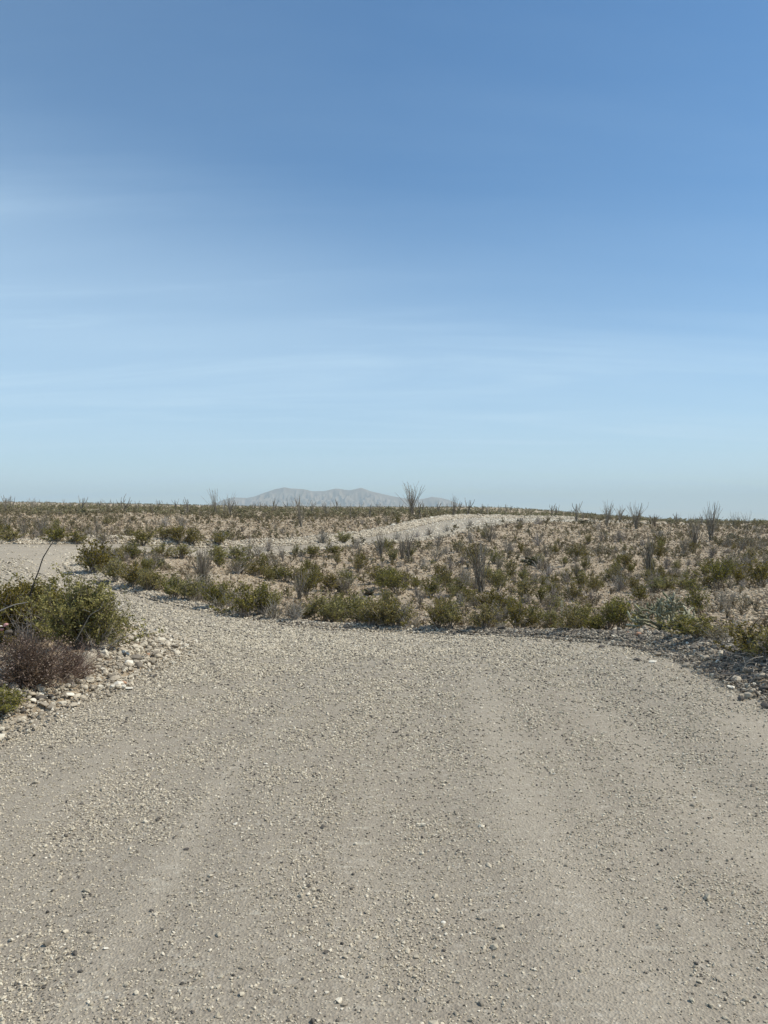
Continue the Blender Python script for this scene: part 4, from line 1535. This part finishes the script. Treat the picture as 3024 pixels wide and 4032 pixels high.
def build_rocks():
    r = random.Random(31)
    G1 = 'rocks piled at the left road edge'; G2 = 'rocks of the right stone bank'; G3 = 'single stones lying on the road'
    spec = [
        (528, 2604, 92, 'brown-grey', 'long flat grey slab, the largest in the left pile', 0, 0.7),
        (546, 2642, 46, 'brown-grey', 'grey block standing against the lower end of the long slab', 2, 1.0),
        (438, 2680, 46, 'brown-grey', 'dark rounded rock behind the white egg-shaped stone', 1, 1.0),
        (466, 2704, 44, 'white', 'white egg-shaped stone at the front of the left pile', 3, 0.9),
        (508, 2716, 34, 'white', 'flat white stone right of the egg-shaped one', 4, 0.5),
        (516, 2676, 34, 'white', 'bright white stone below the long slab', 6, 0.8),
        (390, 2638, 42, 'dark grey', 'dark round rock at the edge of the rusty shrub', 5, 1.0),
        (348, 2690, 60, 'cream', 'wide cream boulder at the foot of the rusty twigs', 7, 0.8),
        (335, 2718, 40, 'cream', 'cream stone below the wide cream boulder', 9, 0.9),
        (160, 2760, 48, 'dark grey', 'dark greenish rock left of the front cluster', 2, 0.9),
        (200, 2752, 44, 'dark grey', 'second dark rock beside the greenish one', 8, 0.9),
        (172, 2782, 54, 'grey', 'flat grey rock below the pair of dark rocks', 0, 0.7),
        (288, 2788, 42, 'buff', 'buff pinkish block at the lower front of the pile', 6, 1.0),
        (130, 2768, 40, 'white', 'white stone left of the dark pair', 10, 0.7),
        (270, 2745, 40, 'white', 'white stone behind the buff block', 4, 0.9),
        (305, 2752, 40, 'cream', 'cream stone right of the white one behind the block', 11, 0.9),
        (18, 2830, 40, 'grey', 'grey stone in the gravel at the left photo edge', 1, 0.8),
        (90, 2808, 30, 'dark grey', 'upright dark stone in the gravel near the left edge', 2, 1.2),
        (690, 2556, 44, 'brown-grey', 'dark leaning rock at the tip of the left pile', 4, 0.9),
        (662, 2540, 34, 'cream', 'cream stone beside the dark leaning rock', 3, 1.0),
        (700, 2580, 40, 'cream', 'pale stone below the dark leaning rock', 10, 0.6),
        (615, 2572, 40, 'cream', 'cream rock in the middle of the far pile half', 5, 0.9),
        (622, 2600, 40, 'buff', 'upright buff rock among smaller pale stones', 6, 1.2),
        (545, 2530, 30, 'white', 'white rock at the top of the left pile', 7, 1.0),
        (590, 2562, 36, 'grey', 'grey rock uphill of the upright buff one', 8, 0.9),
        (430, 2745, 34, 'grey', 'grey stone alone below the egg-shaped one', 9, 0.7),
        (610, 2668, 34, 'dark grey', 'dark flat stone lying off the pile on the gravel', 0, 0.6),
    ]
    for px, py, w, tone, lab, sh, fl in spec:
        x, y, z = ground_at(px, py)
        place_rock(x, y, w / F * y * 1.05, tone, lab, G1, sh, flatten=fl, lift=0.015, rng=r, rz=(0.5 if w > 80 else None))
    x, y, z = ground_at(486, 2698)
    place_rock(x, y, 32 / F * y, 'orange', 'orange stone touching the white egg-shaped one', G1, 5, mat=M_ORANGE, lift=0.02, rng=r)
    x, y, z = ground_at(583, 2586)
    place_rock(x, y, 28 / F * y, 'orange', 'small orange stone in the middle of the left pile', G1, 1, mat=M_ORANGE, lift=0.02, rng=r)
    # fill of the left pile
    tones = ['dark grey', 'brown-grey', 'grey', 'grey', 'buff', 'buff', 'cream', 'cream', 'white']
    words_ = {'dark grey': 'dark grey', 'brown-grey': 'brown-grey', 'grey': 'mid-grey', 'buff': 'buff', 'cream': 'cream', 'white': 'white'}
    placed = 0
    while placed < 150:
        t = r.random()
        i = 3 + t * 7
        k = int(i); f = i - k
        p = E_IN[k] * (1 - f) + E_IN[k + 1] * f
        x = p[0] + r.gauss(-0.35, 0.42); y = p[1] + r.gauss(0.1, 0.35)
        s = float(road_info(np.array([x]), np.array([y]))[0][0])
        if not (-0.05 < s < (0.62 if y < 7.6 else 1.1)):
            continue
        tone = r.choice(tones)
        zone = 'front' if y < 7.2 else 'middle' if y < 9.5 else 'far end'
        place_rock(x, y, r.uniform(0.055, 0.13), tone, f'{words_[tone]} fist-sized stone {ZW[zone]} of the left roadside pile', G1 + ', ' + zone, lift=r.uniform(0, 0.04), rng=r)
        placed += 1
    spec2 = [
        (2895, 2688, 60, 'dark grey', 'largest dark boulder on the right bank, casting a long shadow', 5, 1.1),
        (2790, 2622, 52, 'grey', 'wide grey rock on the crest of the right bank', 0, 0.6),
        (2920, 2760, 40, 'dark grey', 'black rock leaning on a pale one beside the road', 2, 0.8),
        (2944, 2752, 44, 'buff', 'pale upright rock behind the black one', 6, 1.3),
        (3010, 2726, 60, 'dark grey', 'dark round boulder cut by the right photo edge', 1, 1.0),
        (3016, 2790, 36, 'dark grey', 'small dark stone at the end of the right bank', 3, 1.0),
        (2768, 2636, 40, 'brown-grey', 'brown-grey rock below the wide grey one', 9, 0.8),
        (2700, 2628, 36, 'grey', 'grey-green rock at the road edge of the right bank', 7, 0.9),
        (2590, 2585, 44, 'grey', 'tilted grey rock left of the right bank crest', 8, 1.0),
        (2570, 2610, 46, 'white', 'long white slab at the road edge', 0, 0.4),
        (2510, 2604, 34, 'dark grey', 'dark stone left of the long white slab', 5, 0.8),
        (2462, 2540, 38, 'dark grey', 'dark grey rock near the two orange stones', 10, 0.9),
        (2372, 2552, 32, 'dark grey', 'dark green-grey stone at the left start of the bank', 1, 0.8),
        (2870, 2740 - 46, 40, 'cream', 'cream flat stone in the shadow edge of the boulder', 4, 0.5),
        (2880, 2732 - 20, 40, 'white', 'white flat stone at the road below the boulder', 11, 0.5),
        (2810, 2665, 34, 'cream', 'yellowish cream rock at the road side of the bank', 3, 0.9),
        (2826, 2612, 24, 'white', 'white stone above the yellowish cream rock', 6, 0.9),
        (2860, 2586, 46, 'dark grey', 'dark hollow-looking rock beneath the yellowish bush', 2, 1.0),
        (2790, 2582, 40, 'brown-grey', 'brownish round rock on the bank crest', 7, 1.0),
    ]
    for px, py, w, tone, lab, sh, fl in spec2:
        x, y, z = ground_at(px, py)
        place_rock(x, y, w / F * y * 1.05, tone, lab, G2, sh, flatten=fl, lift=0.015, rng=r)
    for px, py, nm in ((2476, 2500, 'smaller round orange stone under the roadside bush'), (2514, 2502, 'pale orange boulder beside the dark bent branch')):
        x, y, z = ground_at(px, py)
        place_rock(x, y, 22 / F * y * (1.3 if px > 2500 else 1), 'orange', nm, G2, 5 if px > 2500 else 1, mat=M_ORANGE, lift=0.02, rng=r)
    placed = 0
    while placed < 110:
        i = 3 + r.random() * 6.0
        k = int(i); f = i - k
        p = E_OUT[k] * (1 - f) + E_OUT[k + 1] * f
        x = p[0] + r.gauss(0.45, 0.35); y = p[1] + r.gauss(0.3, 0.4)
        s = float(road_info(np.array([x]), np.array([y]))[0][0])
        if not (-0.05 < s < 1.2) or y < 5:
            continue
        tone = r.choice(['dark grey', 'dark grey', 'brown-grey', 'brown-grey', 'grey', 'grey', 'buff', 'cream', 'white'])
        zone = 'front' if y < 8 else 'middle' if y < 11.5 else 'far end'
        place_rock(x, y, r.uniform(0.045, 0.12), tone, f'{words_[tone]} stone {ZW[zone]} of the right roadside bank', G2 + ', ' + zone, lift=r.uniform(0, 0.03), rng=r)
        placed += 1
    # single stones on the road surface
    spec3 = [
        (145, 3085, 46, 'buff', 'flat buff stone beside a dark one on the left of the road', 0, 0.5), (122, 3092, 20, 'dark grey', 'small dark stone touching the flat buff one', 2, 0.9),
        (622, 3236, 28, 'dark grey', 'dark upright pebble on the left wheel track', 2, 1.2), (735, 3350, 30, 'dark grey', 'dark pebble below the upright one', 1, 0.7),
        (925, 3252, 22, 'white', 'white pebble left of the road centre', 3, 0.9), (1048, 3012, 22, 'white', 'white pebble high on the road left of centre', 4, 0.7),
        (2730, 3176, 44, 'grey', 'long rounded grey stone on the right of the road', 9, 0.6), (2736, 3150 - 4, 22, 'white', 'white pebble just above the long grey stone', 3, 0.8),
        (2962, 3098, 30, 'brown-grey', 'grey-blue angular stone near the right edge', 2, 1.0), (2180, 3052, 26, 'white', 'white paired pebble right of the road centre', 7, 0.7),
        (1560, 2886, 26, 'dark grey', 'flat dark green pebble in the road middle', 0, 0.6), (1606, 2900, 22, 'dark grey', 'dark pebble right of the flat green one', 5, 0.8),
        (640, 3820, 36, 'brown-grey', 'smooth purplish pebble of a close pair', 9, 0.7), (318, 3832, 30, 'dark grey', 'round dark pebble beside the purplish one', 1, 0.9),
        (290, 3845, 34, 'brown-grey', 'flat purplish stone left of the round dark pebble', 0, 0.7), (385, 3822, 24, 'grey', 'grey pebble right of the round dark one', 6, 1.0),
        (2742, 3796, 30, 'dark grey', 'dark half-buried pebble low on the right', 1, 0.8), (2890, 3805, 40, 'grey', 'smooth grey stone near the right lower edge', 9, 0.5),
        (2830, 3864, 44, 'grey', 'greenish grey flat stone at the lower right', 5, 0.6), (1745, 3640, 30, 'white', 'white pebble in the road lower centre', 4, 0.7),
        (1352, 3958, 50, 'grey', 'flat grey stone at the bottom centre of the road', 0, 0.5), (596, 3592, 26, 'dark grey', 'dark pebble beside cream chips on the left', 2, 1.1),
        (612, 3604, 30, 'cream', 'cream chip right of the dark pebble', 10, 0.6), (418, 3738, 28, 'white', 'bright white pebble low on the left', 3, 0.8),
        (1748, 3650 + 100, 28, 'dark grey', 'dark chip in the bottom middle', 8, 0.9),
    ]
    for px, py, w, tone, lab, sh, fl in spec3:
        x, y, z = ground_at(px, py)
        place_rock(x, y, w / F * y * 0.85, tone, lab, G3, sh, flatten=fl, rng=r)
    # pale boulders lining the climb of the far road
    for k in range(30):
        i = 22.4 + (k + r.random()) / 30 * 4.2
        j = int(i); f = i - j
        p = E_IN[j] * (1 - f) + E_IN[j + 1] * f
        place_rock(p[0] - r.uniform(0.1, 1.3), p[1] + r.uniform(-0.2, 1.6), r.uniform(0.35, 0.75), r.choice(['cream', 'cream', 'white', 'buff']), 'pale boulder in the line above the climb of the far road', 'pale boulders lining the far road', rng=r)
    # the pink rocks seen through the gap in the left bushes
    x, y, z = ground_at(22, 2640)
    for px, py, w, mat_, tn, lab, sh in ((24, 2460, 26, M_PINK, 'pink', 'bright pink rough rock in a gap under the left bushes', 2), (8, 2478, 22, M_PINK, 'pink', 'lower pink rock beneath the bright pink one', 4),
                                  (2, 2466, 22, None, 'white', 'cream rock left of the pink ones', 6), (36, 2488, 44, None, 'dark grey', 'dark lump for the shadow under the bright pink one', 1)):  # the dark lump stands in for the shadow below the pink rock
        d = 7.9 if tn != 'dark grey' else 8.0
        X = (px - CX) / F * d
        Z = EYE - (py - CY) / F * d
        o = place_rock(X, d, w / F * d * 1.0, tn, lab, 'rocks seen under the left bushes', sh, mat=mat_, rng=r)
        o.location.z = max(Z, o.location.z)


build_rocks()


# ------------------------------------------------------------------ mountains and the air in front of them
def build_mountain():
    D = 12000.0
    prof = np.array([(760, 1996), (840, 1986), (869, 1969), (917, 1957), (970, 1960), (999, 1954), (1037, 1939), (1076, 1926), (1119, 1917), (1144, 1922), (1197, 1925), (1230, 1933),
                     (1274, 1933), (1322, 1922), (1375, 1930), (1423, 1920), (1471, 1937), (1482, 1939), (1545, 1953), (1593, 1963), (1640, 1968), (1670, 1963), (1699, 1956), (1737, 1960), (1766, 1968),
                     (1810, 1986), (1880, 2000), (2000, 2010)], float)
    X = (prof[:, 0] - CX) / F * D; Z = EYE - (prof[:, 1] - CY) / F * D
    nx, ny = 420, 150
    xs = np.linspace(X[0], X[-1], nx); ys = np.linspace(D - 1500, D + 2200, ny)
    GX, GY = np.meshgrid(xs, ys, indexing='ij')
    ridge = D + 500 * fbm(GX / 1100, GX * 0 + 3, 3)
    wx = GX + 260 * fbm(GX / 500 + 7, GY / 500, 3) * np.clip(np.abs(GY - ridge) / 600, 0, 1)
    H = np.interp(wx, X, Z)
    dd = (GY - ridge) / np.where(GY < ridge, 1500, 2200)
    shape = np.clip(1 - np.abs(dd), 0, 1) ** 0.9
    spur = np.abs(fbm(GX / 330 + 2, GY / 900 + 5, 4)) * 2 + 0.6 * np.abs(fbm(GX / 120 + 12, GY / 260, 3)) * 2
    prom = np.clip(1.15 - np.abs(dd) * 7, 0, 1)
    z = H * shape * (1 - 0.55 * spur * (1 - prom)) + 6 * fbm(GX / 60, GY / 60, 3)
    z = z * (H > 0) - 2
    V = np.stack([GX, GY, z], -1).reshape(-1, 3)
    i = np.arange(nx - 1)[:, None]; j = np.arange(ny - 1)[None, :]
    q = np.stack([i * ny + j, (i + 1) * ny + j, (i + 1) * ny + j + 1, i * ny + j + 1], -1).reshape(-1, 4)
    m_, nt, N, L = mat_new('mountain rock')
    pos = coord(N)
    n = noise(N, L, pos, 0.004, 6, 0.65)
    c = ramp(N, [(0.3, (0.21, 0.16, 0.105)), (0.55, (0.33, 0.26, 0.18)), (0.75, (0.43, 0.355, 0.26))])
    L(n, c.inputs[0])
    bsdf(N, L, c.outputs[0], 0.95, 0.1)
    obj('mountain', make_mesh('mountain', V, None, q, (m_,), smooth=False), kind='structure')


build_mountain()


def build_haze():
    me = bpy.data.meshes.new('haze')
    a, b, zb, zt = -16500, 16500, -20.0, 600.0
    v = [(x, y, z) for z in (zb, zt) for x, y in ((a, a), (b, a), (b, b), (a, b))]
    me.from_pydata(v, [], [(3, 2, 1, 0), (4, 5, 6, 7), (0, 1, 5, 4), (1, 2, 6, 5), (2, 3, 7, 6), (3, 0, 4, 7)])
    m_, nt, N, L = mat_new('thin desert haze')
    out = N('ShaderNodeOutputMaterial')
    p = N('ShaderNodeVolumePrincipled')
    p.inputs['Color'].default_value = (0.80, 0.95, 1.0, 1)
    p.inputs['Density'].default_value = 0.95e-4
    p.inputs['Anisotropy'].default_value = 0.0
    L(p.outputs[0], out.inputs['Volume'])
    me.materials.append(m_)
    obj('haze', me, kind='stuff', label='thin pale haze in front of the far mountain')


build_haze()
